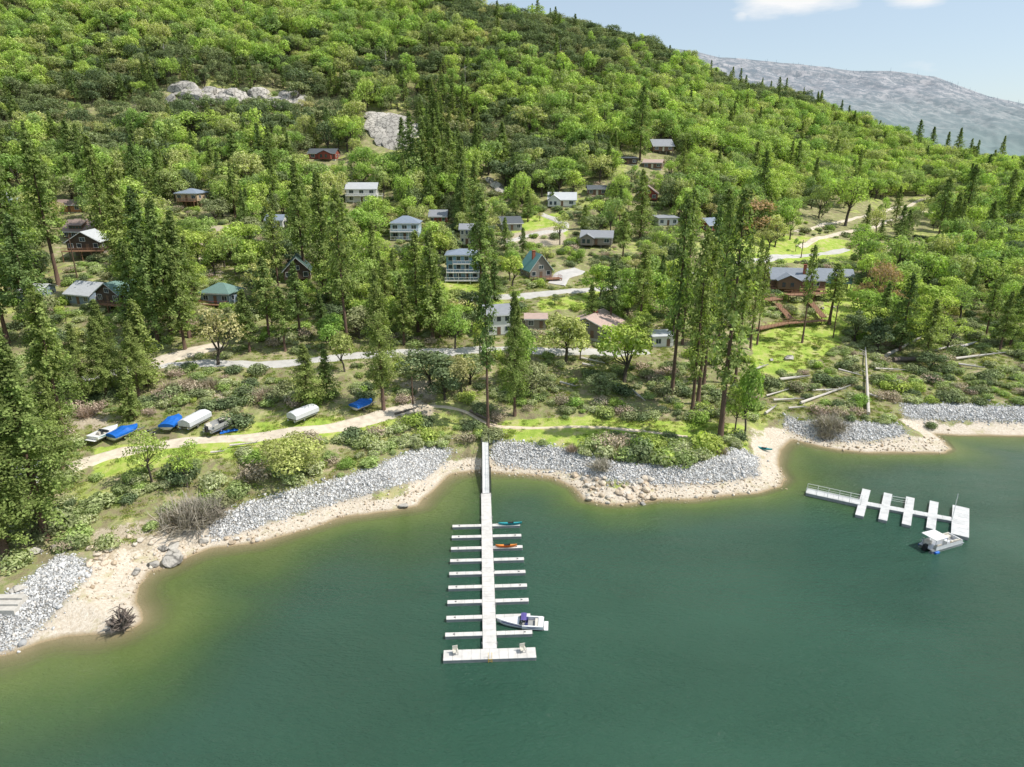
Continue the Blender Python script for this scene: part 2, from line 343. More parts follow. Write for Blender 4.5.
g=mk('ground',V,Fq,[m],smooth=True); tag(g,kind='structure',label='grassy and sandy lakeside ground rising to the hill')
for nm,a in (('rip',rip),('lawn',lawn),('dirt',dirt),('sand',sand)):
    t=g.data.attributes.new(nm,'FLOAT','POINT'); t.data.foreach_set('value',a.ravel().astype(np.float32))
# ---------------- lake
wx=spaced([(-900,-150,30),(-150,250,1.3),(250,900,30)]); wy=spaced([(-400,60,20),(60,200,1.1),(200,420,30)])
LX,LY=np.meshgrid(wx,wy); LS=-sdist(LX,LY)
lpx,lpy,_=proj(LX,LY,np.zeros_like(LX))
wid=3.0+5.6*np.exp(-((LX+60)/32)**2)+3.5*np.exp(-((LX+10)/12)**2)+3*np.exp(-((LX-62)/9)**2)
dep=(LS+(fbm(LX,LY,9,4)-.5)*7*sstep(1.5,8,LS))/wid
m,N,L=newmat('lake_water'); a=N.new('ShaderNodeAttribute'); a.attribute_name='dep'
pos=geo_pos(N)
mr=N.new('ShaderNodeMapRange'); mr.inputs[1].default_value=0; mr.inputs[2].default_value=4; L.new(a.outputs['Fac'],mr.inputs[0])
nn=noise(N,L,.02,3,pos)
deep=mixc(N,L,nn,(.024,.080,.050),(.040,.110,.071))
cc=ramp(N,L,mr.outputs[0],[(0,(.28,.27,.13)),(.04,(.19,.21,.08)),(.12,(.125,.175,.045)),(.30,(.072,.130,.036)),(.55,(.040,.098,.042)),(.9,(.030,.088,.052))])
f=N.new('ShaderNodeMapRange'); f.inputs[1].default_value=.55; f.inputs[2].default_value=1; L.new(mr.outputs[0],f.inputs[0])
cc=mixc(N,L,f.outputs[0],cc,deep)
b=N.new('ShaderNodeBsdfPrincipled'); L.new(cc,b.inputs['Base Color']); b.inputs['Roughness'].default_value=.12; b.inputs['IOR'].default_value=1.33
mp=N.new('ShaderNodeMapping'); mp.inputs['Scale'].default_value=(.75,1.9,1); mp.inputs['Rotation'].default_value=(0,0,.35); L.new(pos,mp.inputs[0])
w1=noise(N,L,1.3,5,mp.outputs[0],.68); w2=noise(N,L,.12,3,mp.outputs[0])
hh=mathn(N,L,'ADD',w1,mathn(N,L,'MULTIPLY',w2,1.5))
bp=N.new('ShaderNodeBump'); bp.inputs['Strength'].default_value=1; bp.inputs['Distance'].default_value=.7; L.new(hh,bp.inputs['Height']); L.new(bp.outputs[0],b.inputs['Normal'])
wp=noise(N,L,.022,5,mp.outputs[0],.6); ws=N.new('ShaderNodeMapRange'); ws.inputs[1].default_value=.4; ws.inputs[2].default_value=.62; ws.inputs[3].default_value=.72; ws.inputs[4].default_value=1.0; L.new(wp,ws.inputs[0]); L.new(ws.outputs[0],bp.inputs['Strength'])
tr=N.new('ShaderNodeBsdfTransparent'); mx=N.new('ShaderNodeMixShader')
al=N.new('ShaderNodeMapRange'); al.inputs[1].default_value=0; al.inputs[2].default_value=.5; al.inputs[3].default_value=.3; L.new(a.outputs['Fac'],al.inputs[0])
L.new(al.outputs[0],mx.inputs[0]); L.new(tr.outputs[0],mx.inputs[1]); L.new(b.outputs[0],mx.inputs[2])
o=N.new('ShaderNodeOutputMaterial'); L.new(mx.outputs[0],o.inputs[0])
ii=np.arange(LX.size).reshape(LX.shape)
w=mk('lake',np.stack([LX,LY,np.zeros_like(LX)],-1).reshape(-1,3),np.stack([ii[:-1,:-1],ii[:-1,1:],ii[1:,1:],ii[1:,:-1]],-1).reshape(-1,4),[m],smooth=True)
t=w.data.attributes.new('dep','FLOAT','POINT'); t.data.foreach_set('value',dep.ravel().astype(np.float32)); tag(w,kind='structure',label='deep green lake water with olive shallows')
# ---------------- distant burned mountain
rp=PX([(300,40),(560,42),(690,50),(720,57),(790,62),(850,69),(910,73),(935,75),(960,84),(990,94),(1024,102),(1100,128),(1250,150),(1500,160)])
rx=[];rz=[];ry=[]
U=np.linspace(300,1500,760)
rpy=np.interp(U,rp[:,0],rp[:,1])
rows=[]
TT=np.linspace(0,1.25,260)
D0,D1=1500.,3600.
top=np.array([by_depth(u,v,D1) for u,v in zip(U,rpy)])
for t_ in TT:
    d=D0+(D1-D0)*t_
    if t_<=1: z=-60+(top[:,2]+60)*(t_**1.15)
    else: z=top[:,2]-(t_-1)*1800
    X=top[:,0]*(d/D1); Y=top[:,1]*(d/D1)
    amp=60*min(t_*3,1)*(1 if abs(t_-1)>.08 else .25)
    z=z+(fbm(X,Y,420,5)-.5)*amp*2.2+(np.abs(fbm(X+900,Y,160,4)-.5))*amp*1.0*(1 if abs(t_-1)>.03 else .4)
    rows.append(np.stack([X,Y,z],-1))
RW=np.array(rows); ii=np.arange(RW.shape[0]*RW.shape[1]).reshape(RW.shape[:2])
m,N,L=newmat('hazed_burned_mountain'); pos=geo_pos(N)
a1=noise(N,L,.012,10,pos,.75); a2=noise(N,L,.026,8,pos,.75); a3=noise(N,L,.0022,4,pos)
c=ramp(N,L,a1,[(.35,(.15,.185,.22)),(.46,(.25,.265,.285)),(.54,(.36,.36,.375)),(.66,(.45,.44,.44))])  # bluish greys: aerial haze painted into the burned slope's colour
c=mixc(N,L,ramp(N,L,a2,[(.47,(0,0,0)),(.56,(.9,.9,.9))]),c,(.185,.215,.24))
sx=N.new('ShaderNodeSeparateXYZ'); L.new(pos,sx.inputs[0]); mrr=N.new('ShaderNodeMapRange'); mrr.inputs[1].default_value=330; mrr.inputs[2].default_value=60; L.new(sx.outputs[2],mrr.inputs[0])
c=mixc(N,L,mathn(N,L,'MULTIPLY',mrr.outputs[0],mathn(N,L,'MULTIPLY_ADD',a3,.9)),c,(.19,.245,.24))
b=N.new('ShaderNodeBsdfDiffuse'); L.new(c,b.inputs[0]); o=N.new('ShaderNodeOutputMaterial'); L.new(b.outputs[0],o.inputs[0])
tag(mk('mountain',RW.reshape(-1,3),np.stack([ii[:-1,:-1],ii[:-1,1:],ii[1:,1:],ii[1:,:-1]],-1).reshape(-1,4),[m],smooth=True),kind='structure',label='distant hazy burned mountain ridge')
# burned snags along its crest
mb=MB()
for i in range(420):
    k=RNG.integers(200,759); j=RNG.integers(178,210); p=RW[j,k]+RNG.normal(0,6,3)*[1,1,0]; h=RNG.uniform(6,17)
    mb.tube([p-[0,0,3],p+[0,0,h]],[.9,.35],3,False)
tag(mb.build('burned_trees',C('burned_trunks',(.24,.30,.36),.9)),label='bare burned trunks standing along the far mountain crest',cat='dead trees',kind='stuff')
# ------------------------------------------------------------------ roads
def resample(pts,step):
    pts=np.array(pts); seg=np.linalg.norm(np.diff(pts[:,:2],axis=0),axis=1); s=np.concatenate([[0],np.cumsum(seg)])
    q=np.arange(0,s[-1],step); return np.stack([np.interp(q,s,pts[:,k]) for k in range(2)],-1)
ROADL=[]
def road(name,label,pix,w,mat,lift=.1,edge=.5):
    pts=resample([at(*p) for p in pix],1.0)
    for _ in range(4): pts[1:-1]=(pts[:-2]+pts[1:-1]*2+pts[2:])/4
    t=np.gradient(pts,axis=0); t/=np.linalg.norm(t,axis=1)[:,None]; nrm=np.stack([-t[:,1],t[:,0]],-1)
    ks=np.linspace(-1,1,9); k=len(ks); n_=len(pts)
    wob=w/2*(1+(fbm(pts[:,0],pts[:,1],5,2)-.5)*edge)
    XY=pts[:,None,:]+nrm[:,None,:]*ks[None,:,None]*wob[:,None,None]
    Z=H(XY[...,0],XY[...,1])
    Zc=Z.mean(1,keepdims=True); Z=np.maximum(Z,Z*.5+Zc*.5)+lift
    Z[:,0]-=.5;Z[:,-1]-=.5
    ii=np.arange(n_*k).reshape(n_,k)
    o=mk(name,np.concatenate([XY,Z[...,None]],-1).reshape(-1,3),np.stack([ii[:-1,:-1],ii[1:,:-1],ii[1:,1:],ii[:-1,1:]],-1).reshape(-1,4),[mat],smooth=True)
    tag(o,label,kind='structure'); ROADL.append((pts,w))
road('road','pale lakeside road running below the houses',[(40,392),(110,374),(150,366),(200,364),(255,366),(300,362),(350,357),(400,353),(440,352),(480,350),(540,351),(600,353),(650,352)],3.8,M['asphalt_pale'])
road('dirt_road','dusty turnout joining the road on the left',[(130,370),(170,358),(205,349),(222,345)],5,M['gravel'])
road('road','road behind the pink-roofed house',[(470,300),(520,297),(560,292),(610,288),(650,282),(700,272),(745,262),(775,257),(800,256),(830,253),(848,249)],3.8,M['asphalt_pale'])
road('driveway','pale driveway below the white hilltop house',[(505,243),(530,235),(548,232),(562,232),(566,225),(552,218),(540,214)],3.8,M['concrete'])
road('driveway','driveway by the teal-roofed house',[(556,285),(562,275),(580,270)],6,M['asphalt_pale'])
road('dirt_track','boat storage track of pale gravel and grass',[(70,468),(100,458),(130,451),(190,442),(230,440),(270,436),(320,430),(360,423),(395,411),(418,406)],3.8,M['gravel'],.08)
road('footpath','narrow dirt path along the grassy bank',[(418,406),(450,408),(470,413),(486,424),(500,428),(540,429),(575,427),(610,428),(650,432),(690,437)],1.1,M['pathdirt'],.06)
road('dirt_road','dirt terrace road on the right hillside',[(798,247),(830,236),(870,228),(910,214),(960,206),(1010,212)],3.2,M['gravel'])
road('dirt_road','upper dirt terrace on the right hillside',[(795,232),(840,222),(880,213),(920,200),(950,196)],2.6,M['gravel'])
road('dirt_road','dirt drive climbing between trees on the left',[(196,262),(212,250),(222,236),(234,224)],3,M['gravel'])
# ------------------------------------------------------------------ foliage meshes
def cards(cen,nrm,size,rng,aspect=(.5,1.0),tint=None):
    n_=len(cen); nrm=nrm/(np.linalg.norm(nrm,axis=1)[:,None]+1e-9)
    r=rng.normal(size=(n_,3)); u=np.cross(nrm,r); u/=np.linalg.norm(u,axis=1)[:,None]+1e-9; v=np.cross(nrm,u)
    s=(size*rng.uniform(.6,1.25,n_))[:,None]; a=rng.uniform(aspect[0],aspect[1],n_)[:,None]
    u=u*s*.5; v=v*s*.5*a
    sk=u*rng.uniform(-.3,.3,(n_,1))
    q=np.stack([cen-u-v*.6,cen-v+sk,cen+u-v*.2+v*.3,cen+v-sk],1).reshape(-1,3)
    f=np.arange(4*n_).reshape(-1,4)
    tt=np.repeat(tint if tint is not None else np.ones(n_),4)
    return q,f,tt
def tree_pair(prefix,crown,trunk_mb,lm,bm,full=False):
    q,f,tt=crown
    if full:
        tv=np.array(trunk_mb.v); tf=np.array([x for x in trunk_mb.f if len(x)==4])
        V_=np.vstack([q,tv]); F_=np.vstack([f,tf+len(q)])
        return mk(prefix,V_,F_,[lm,bm],mi=[0]*len(f)+[1]*len(tf),tint=np.concatenate([tt,np.ones(len(tv))]),link=False)
    c_=mk('crown',q,f,[lm],tint=tt,link=False); t_=mk('trunk',trunk_mb.v,trunk_mb.f,[bm],link=False,smooth=True)
    return c_.data,t_.data
def conifer(seed,h=30,r=4.2,cb=.22,nb=95,nc=55,size=.66,shape=.75,thin=1.0,bm='bark',full=False,lm='pine'):
    rng=np.random.default_rng(seed); mb=MB()
    bend=rng.normal(0,.25,(8,2)).cumsum(0)*.25; zs=np.linspace(-1,h*.97,8)
    rad=[.42*h/30*(1-.93*i/7)+.03 for i in range(8)]; rad[0]*=1.3
    mb.tube([(bend[i,0],bend[i,1],zs[i]) for i in range(8)],rad,7)
    C_=[];N_=[];T_=[]
    az=0
    for i in range(nb):
        t=cb+(1-cb)*((i+rng.uniform(0,1))/nb)**.92
        u=(t-cb)/(1-cb)
        prof=((1-u)**shape)*(.45+.55*min(1,u/.22)) if shape>0 else 1
        Lb=r*prof*rng.uniform(.5,1.12)+.35
        az+=2.4+rng.uniform(-.5,.5); z0=t*h
        bx=np.interp(z0,zs,bend[:,0]); by=np.interp(z0,zs,bend[:,1])
        up=rng.uniform(-.2,.15)+.4*u; 
        k=max(6,int(nc*(.35+.65*Lb/r)*thin)); s=rng.beta(2.0,1.1,k)
        spread=.16+.30*Lb*.27
        px_=bx+np.cos(az)*Lb*s+rng.normal(0,spread,k); py_=by+np.sin(az)*Lb*s+rng.normal(0,spread,k)
        pz_=z0+Lb*s*up-.32*Lb*s*s*(1-u)+rng.normal(0,.26+.05*Lb,k)
        C_.append(np.stack([px_,py_,pz_],-1))
        nn=np.stack([np.cos(az)*np.ones(k)*.7,np.sin(az)*np.ones(k)*.7,np.ones(k)*.75],-1)+rng.normal(0,.55,(k,3)); N_.append(nn)
        T_.append(np.full(k,rng.uniform(.72,1.25)))
        if i%2==0 and not full:
            mb.tube([(bx,by,z0),(bx+np.cos(az)*Lb*.8,by+np.sin(az)*Lb*.8,z0+Lb*.8*up-.2*Lb*(1-u))],[.09,.03],3,False)
    # stray dead stubs low on the trunk
    if not full:
        for i in range(10):
            z0=h*rng.uniform(cb*.35,cb); az=rng.uniform(0,6.28); l=rng.uniform(.6,1.8)
            mb.tube([(0,0,z0),(math.cos(az)*l,math.sin(az)*l,z0-.2)],[.06,.02],3,False)
    C_=np.vstack(C_);N_=np.vstack(N_);T_=np.concatenate(T_)
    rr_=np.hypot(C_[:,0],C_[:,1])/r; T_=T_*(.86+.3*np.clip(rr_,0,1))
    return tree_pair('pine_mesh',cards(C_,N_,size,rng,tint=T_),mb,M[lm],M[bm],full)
def leafy(seed,h=11,r=4.8,nl=9,nc=420,size=.6,lm='oak',bm='bark_dark',full=False,low=.28,squash=.8,gap=.16,trunk_r=.28):
    rng=np.random.default_rng(seed); mb=MB()
    cz=h*(low+(1-low)*.5); hz=h*(1-low)*.5
    L_=[]
    for i in range(nl):
        a=i*2.4+rng.uniform(-.7,.7); q=rng.uniform(.25,.85)*r if i else 0
        z=cz+hz*rng.uniform(-.6,.8) if i else cz+hz*.4
        z-=.35*hz*(q/r)**2
        L_.append((math.cos(a)*q,math.sin(a)*q,z,rng.uniform(.24,.54)*r))
    C_=[];N_=[];T_=[]
    for i,(x,y,z,rr) in enumerate(L_):
        k=int(nc*(rr/(.45*r))**2); d=rng.normal(size=(k,3)); d/=np.linalg.norm(d,axis=1)[:,None]
        d[:,2]=np.where(d[:,2]<-.45,-d[:,2],d[:,2])
        # clumpy surface: bumpy radius, holes
        b=1+.20*np.sin(d[:,0]*6+i)*np.sin(d[:,1]*7+2*i)+.14*np.sin(d[:,2]*9+i*3+d[:,0]*8)
        R=rr*b*np.where(rng.random(k)<.25,rng.uniform(.5,.9,k),rng.uniform(.88,1.08,k))
        p=np.array([x,y,z])+d*R[:,None]*[1,1,squash]
        hole=np.sin(p[:,0]*1.9+seed)*np.sin(p[:,1]*2.1+i)*np.sin(p[:,2]*2.3)
        keep=hole<1-gap*2
        for j,(x2,y2,z2,r2) in enumerate(L_):
            if j!=i: keep&=(np.linalg.norm((p-[x2,y2,z2])/[1,1,squash],axis=1)>r2*.72)
        p=p[keep];d=d[keep]
        C_.append(p);N_.append(d*[1,1,1]+[0,0,.25]+rng.normal(0,.45,(len(p),3)))
        clump=1+.34*np.sin(p[:,0]*2.3+1.7*i)*np.cos(p[:,1]*2.6+p[:,2]*1.9)
        T_.append(rng.uniform(.82,1.18)*clump)
    C_=np.vstack(C_);N_=np.vstack(N_);T_=np.concatenate(T_)
    zb=h*low
    lean=rng.normal(0,.35,2)
    mb.tube([(0,0,-.8),(lean[0]*.3,lean[1]*.3,zb*.6),(lean[0],lean[1],zb*1.25)],[trunk_r*1.3,trunk_r,trunk_r*.75],7)
    for (x,y,z,rr) in L_:
        m_=(np.array([lean[0],lean[1],zb])+np.array([x,y,z]))/2+rng.normal(0,.25,3)
        mb.tube([(lean[0],lean[1],zb*rng.uniform(.8,1.15)),tuple(m_),(x,y,z+rr*.3)],[trunk_r*.5,trunk_r*.32,.04],5,False)
    return tree_pair('oak_mesh',cards(C_,N_,size,rng,(.6,1),T_),mb,M[lm],M[bm],full)
def sticks(seed,r,h,n_,w=.05):
    rng=np.random.default_rng(seed); cen=[];V_=[];F_=[]
    for i in range(n_):
        a=rng.uniform(0,6.28); el=rng.uniform(.25,1.4); l=rng.uniform(.5,1)*r
        b0=rng.normal(0,r*.25,3)*[1,1,0]; e=b0+[math.cos(a)*math.cos(el)*l,math.sin(a)*math.cos(el)*l,math.sin(el)*l*h/r]
        m_=(b0+e)/2+rng.normal(0,.08*r,3); s=np.array([-math.sin(a),math.cos(a),0])*w; u=np.array([0,0,w])
        k=len(V_); V_+=[b0-s,b0+s,m_+s*.7,m_-s*.7,e+s*.2,e-s*.2,b0-u,b0+u,m_+u*.7,m_-u*.7]
        F_+=[[k,k+1,k+2,k+3],[k+3,k+2,k+4,k+5],[k+6,k+7,k+8,k+9]]
    return np.array(V_),np.array(F_)
def bush(seed,r=1.3,h=1.5,nl=5,nc=130,size=.32,lm='shrub'):
    rng=np.random.default_rng(seed); C_=[];N_=[];T_=[]
    for i in range(nl):
        a=i*2.4; q=rng.uniform(.2,.62)*r if i else 0; c0=np.array([math.cos(a)*q,math.sin(a)*q,h*rng.uniform(.3,.52)]); rr=r*rng.uniform(.42,.6)
        d=rng.normal(size=(nc,3)); d/=np.linalg.norm(d,axis=1)[:,None]
        p=c0+d*rr*rng.uniform(.7,1.12,nc)[:,None]*[1,1,h/r*.75]; k=p[:,2]>-.1
        C_.append(p[k]);N_.append(d[k]+[0,0,.3]+rng.normal(0,.5,(k.sum(),3)));T_.append(np.full(k.sum(),rng.uniform(.75,1.25)))
    q,f,t=cards(np.vstack(C_),np.vstack(N_),size,rng,(.4,1),np.concatenate(T_))
    s,sf=sticks(seed+5,r*.9,h*.9,26,.025)
    o=mk('shrub',np.vstack([q,s]),np.vstack([f,sf+len(q)]),[M[lm],M['grey_brush']],mi=[0]*len(f)+[1]*len(sf),tint=np.concatenate([t,np.ones(len(s))]),link=False)
    return o.data
def brushy(seed,r=2,h=1.8,n_=420,lm='grey_brush',w=.035):
    s,sf=sticks(seed,r,h,n_,w)
    return mk('brush',s,sf,[M[lm]],tint=np.random.default_rng(seed).uniform(.7,1.3,len(s)),link=False).data
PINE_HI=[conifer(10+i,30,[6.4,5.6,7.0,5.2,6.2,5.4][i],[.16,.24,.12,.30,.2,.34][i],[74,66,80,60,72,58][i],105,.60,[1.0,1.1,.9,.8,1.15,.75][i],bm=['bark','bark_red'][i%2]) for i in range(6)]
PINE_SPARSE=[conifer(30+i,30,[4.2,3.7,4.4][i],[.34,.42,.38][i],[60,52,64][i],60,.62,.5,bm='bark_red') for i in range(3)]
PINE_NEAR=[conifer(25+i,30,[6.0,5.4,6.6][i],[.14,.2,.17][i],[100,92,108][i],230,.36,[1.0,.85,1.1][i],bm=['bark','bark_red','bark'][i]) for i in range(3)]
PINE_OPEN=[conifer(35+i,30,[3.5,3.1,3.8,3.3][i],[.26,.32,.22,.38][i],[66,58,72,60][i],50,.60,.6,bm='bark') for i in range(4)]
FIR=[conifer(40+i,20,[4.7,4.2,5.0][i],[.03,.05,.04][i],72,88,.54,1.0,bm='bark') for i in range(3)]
OAK=[leafy(50+i,11,[4.8,5.2,4.4,5.6,4.6][i],[9,11,8,12,10][i],430,.52,squash=[.8,.7,.95,.7,1.0][i]) for i in range(5)]
OAK_OPEN=[leafy(60+i,12,5.4,11,230,.5,low=.36,squash=.6,gap=.3) for i in range(3)]
LIVE=[leafy(70+i,9,[4.4,4.9,4.1,5.2][i],[8,10,9,11][i],430,.46,lm='live',low=.16,squash=[.8,.72,.9,.7][i]) for i in range(4)]
REDB=[leafy(85,9,4.4,9,300,.40,lm='redbud',low=.18)]
BUD=[leafy(80+i,9,4.4,9,260,.42,lm='budding',low=.22) for i in range(2)]
SHRUB=[bush(90+i,[1.3,1.6,1.1,1.9][i],[1.3,1.5,1.4,1.6][i]) for i in range(4)]
GREENB=[bush(95+i,1.8,2.2,7,150,.36,'oak') for i in range(2)]
DARKB=[bush(98+i,1.9,2.0,7,150,.34,'live') for i in range(2)]
BRUSH=[brushy(100,2.4,2.2,520,'brush'),brushy(101,1.8,1.6,380,'brush'),bush(102,1.9,1.8,6,110,.26,'brush')]
GREYB=[brushy(104,3.0,2.2,900,'grey_brush',.04),brushy(105,2,1.6,420,'grey_brush')]
# low-detail whole trees for the far wood
libs={}
def lib(nm,objs):
    c_=bpy.data.collections.new(nm)
    for i,o in enumerate(objs): o.name='%s_%02d'%(nm,i); c_.objects.link(o)
    libs[nm]=c_
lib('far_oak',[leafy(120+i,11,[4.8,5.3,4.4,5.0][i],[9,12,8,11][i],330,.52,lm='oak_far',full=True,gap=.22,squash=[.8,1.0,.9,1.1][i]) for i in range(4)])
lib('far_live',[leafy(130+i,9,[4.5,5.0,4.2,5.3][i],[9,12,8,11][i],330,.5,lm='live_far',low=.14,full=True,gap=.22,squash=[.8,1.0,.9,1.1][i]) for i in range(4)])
lib('far_bud',[leafy(140,9,4.4,9,260,.42,lm='budding',full=True)])
lib('far_pine',[conifer(150+i,24,5.2,.08,52,44,.8,.95,full=True) for i in range(3)])
def so(d_): return bpy.data.objects.new('src',d_)
lib('low_brush',[so(d_) for d_ in SHRUB+SHRUB+DARKB[:1]+BRUSH[2:]+GREENB[:1]+DARKB[1:]])
def tuft(seed):
    rng=np.random.default_rng(seed); n_=60; c_=rng.normal(0,.35,(n_,3))*[1,1,0]+[0,0,.12]
    nn=rng.normal(size=(n_,3))*[1,1,.25]
    q,f,t=cards(c_,nn,.34,rng,(.15,.4),rng.uniform(.7,1.3,n_)); return mk('tuft',q,f,[M['grass']],tint=t,link=False)
lib('grass_tuft',[tuft(170),tuft(171)])
def scatter(name,label,cat,pts,scl,rot,idx,cname):
    me=bpy.data.meshes.new(name); me.from_pydata([tuple(p) for p in pts],[],[])
    for nm,ty,a in (('scl','FLOAT_VECTOR',scl),('rotz','FLOAT_VECTOR',np.stack([0*rot,0*rot,rot],-1)),('idx','INT',idx)):
        t_=me.attributes.new(nm,ty,'POINT'); t_.data.foreach_set('vector' if ty=='FLOAT_VECTOR' else 'value',np.asarray(a,np.int32 if ty=='INT' else np.float32).ravel())
    o=bpy.data.objects.new(name,me); col.objects.link(o)
    ng=bpy.data.node_groups.new(name+'_nodes','GeometryNodeTree')
    ng.interface.new_socket('Geometry',in_out='INPUT',socket_type='NodeSocketGeometry'); ng.interface.new_socket('Geometry',in_out='OUTPUT',socket_type='NodeSocketGeometry')
    N=ng.nodes;L=ng.links; gi=N.new('NodeGroupInput');go=N.new('NodeGroupOutput'); ip=N.new('GeometryNodeInstanceOnPoints'); ci=N.new('GeometryNodeCollectionInfo')
    ci.inputs['Collection'].default_value=libs[cname]; ci.inputs['Separate Children'].default_value=True; ci.inputs['Reset Children'].default_value=True
    ip.inputs['Pick Instance'].default_value=True
    L.new(gi.outputs[0],ip.inputs['Points']); L.new(ci.outputs[0],ip.inputs['Instance'])
    def na(nm,ty):
        a=N.new('GeometryNodeInputNamedAttribute'); a.data_type=ty; a.inputs['Name'].default_value=nm; return a.outputs[0]
    L.new(na('idx','INT'),ip.inputs['Instance Index']); L.new(na('rotz','FLOAT_VECTOR'),ip.inputs['Rotation']); L.new(na('scl','FLOAT_VECTOR'),ip.inputs['Scale'])
    L.new(ip.outputs[0],go.inputs[0])
    md=o.modifiers.new('scatter','NODES'); md.node_group=ng
    tag(o,label,cat,kind='stuff'); return o
# ------------------------------------------------------------------ placed trees
OCC=[]   # (x,y,r) crowns already placed
def put_tree(name,pair,x,y,h,h0,label,cat,group=None,wid=1.0,z=None):
    s=h/h0; z=float(H(x,y)) if z is None else z
    r=empty(name,(x,y,z),random.uniform(0,6.28),label,cat,group); r.scale=(s*wid,s*wid,s)
    for d_,nm in ((pair[0],'crown'),(pair[1],'trunk')):
        o=bpy.data.objects.new(nm,d_); col.objects.link(o); o.parent=r
    return r
def tree_px(kind,px,pyb,pyt,label,lib_,h0,wid=1.0,idx=None,group=None):
    p=at(px,pyb); _,_,d=proj(p[0],p[1],p[2])
    # height so that its top reaches row pyt
    lo,hi=1.,70.
    for _ in range(30):
        mid=(lo+hi)/2; q=proj(p[0],p[1],p[2]+mid)[1]
        if q>pyt: lo=mid
        else: hi=mid
    if lib_ is PINE_HI and d<150: lib_=PINE_NEAR
    nm={'pine':'pine_tree','fir':'fir_tree','oak':'oak_tree','live':'oak_tree','bud':'budding_tree'}[kind]
    cat={'pine':'pine tree','fir':'conifer','oak':'oak tree','live':'oak tree','bud':'tree'}[kind]
    pair=lib_[(random.randrange(len(lib_)) if idx is None else idx%len(lib_))]
    put_tree(nm,pair,p[0],p[1],lo,h0,label,cat,group,wid*min(1.6,max(.8,1.0*(24/lo)**.35))*(1.15 if lib_ is PINE_HI or lib_ is PINE_NEAR else 1) if kind in('pine','fir') else wid)
    OCC.append((p[0],p[1],3.0)); return p
CLEAR=[]   # (x0,y0,x1,y1,depth) parts of the picture that nearer loose trees must not cover
LAND=[]    # (px,py,phrase)
# ------------------------------------------------------------------ houses
def gable_v(x0,x1,y0,y1,z,hr,axis):
    if axis=='x': return [(x0,(y0+y1)/2,z+hr),(x1,(y0+y1)/2,z+hr)]
    return [((x0+x1)/2,y0,z+hr),((x0+x1)/2,y1,z+hr)]
def slab(mb,a,b,c,d,t=.16):
    q=[np.array(v,float) for v in (a,b,c,d)]
    mb.hexa([v-[0,0,t] for v in q]+q)
def add_window(root,face,u,z,w,h,W,D,mat='white'):
    # face: F front(-y) R right(+x) L left(-x); u along the wall
    def P(uu,o,zz):
        if face=='F': return (uu,-D/2-o,zz)
        if face=='R': return (W/2+o,uu,zz)
        return (-W/2-o,uu,zz)
    def bx(mb,u0,u1,z0,z1,o0,o1):
        a=P(u0,o0,z0);b=P(u1,o1,z1)
        mb.box(min(a[0],b[0]),max(a[0],b[0]),min(a[1],b[1]),max(a[1],b[1]),z0,z1)
    f=MB(); t=.10
    bx(f,u-w/2-t,u+w/2+t,z-t,z,.003,.07);bx(f,u-w/2-t,u+w/2+t,z+h,z+h+t,.003,.07)
    bx(f,u-w/2-t,u-w/2,z,z+h,.003,.07);bx(f,u+w/2,u+w/2+t,z,z+h,.003,.07)
    if w>1.3: bx(f,u-.03,u+.03,z,z+h,.003,.05)
    fo=f.build('window',M[mat],root); g_=MB(); bx(g_,u-w/2,u+w/2,z,z+h,.003,.03); g_.build('pane',M['glass'],fo)
def railing(mb,pts,h=1.0,step=1.6,bal=True):
    for a,b in zip(pts[:-1],pts[1:]):
        a=np.array(a,float);b=np.array(b,float);L_=np.linalg.norm(b-a);n_=max(1,int(L_/step))
        mb.tube([a+[0,0,h],b+[0,0,h]],.045,4,False); mb.tube([a+[0,0,h*.5],b+[0,0,h*.5]],.025,4,False); mb.tube([a+[0,0,h*.15],b+[0,0,h*.15]],.025,4,False)
        for i in range(n_+1):
            p=a+(b-a)*i/n_; mb.tube([p,p+[0,0,h]],.045,4,False)
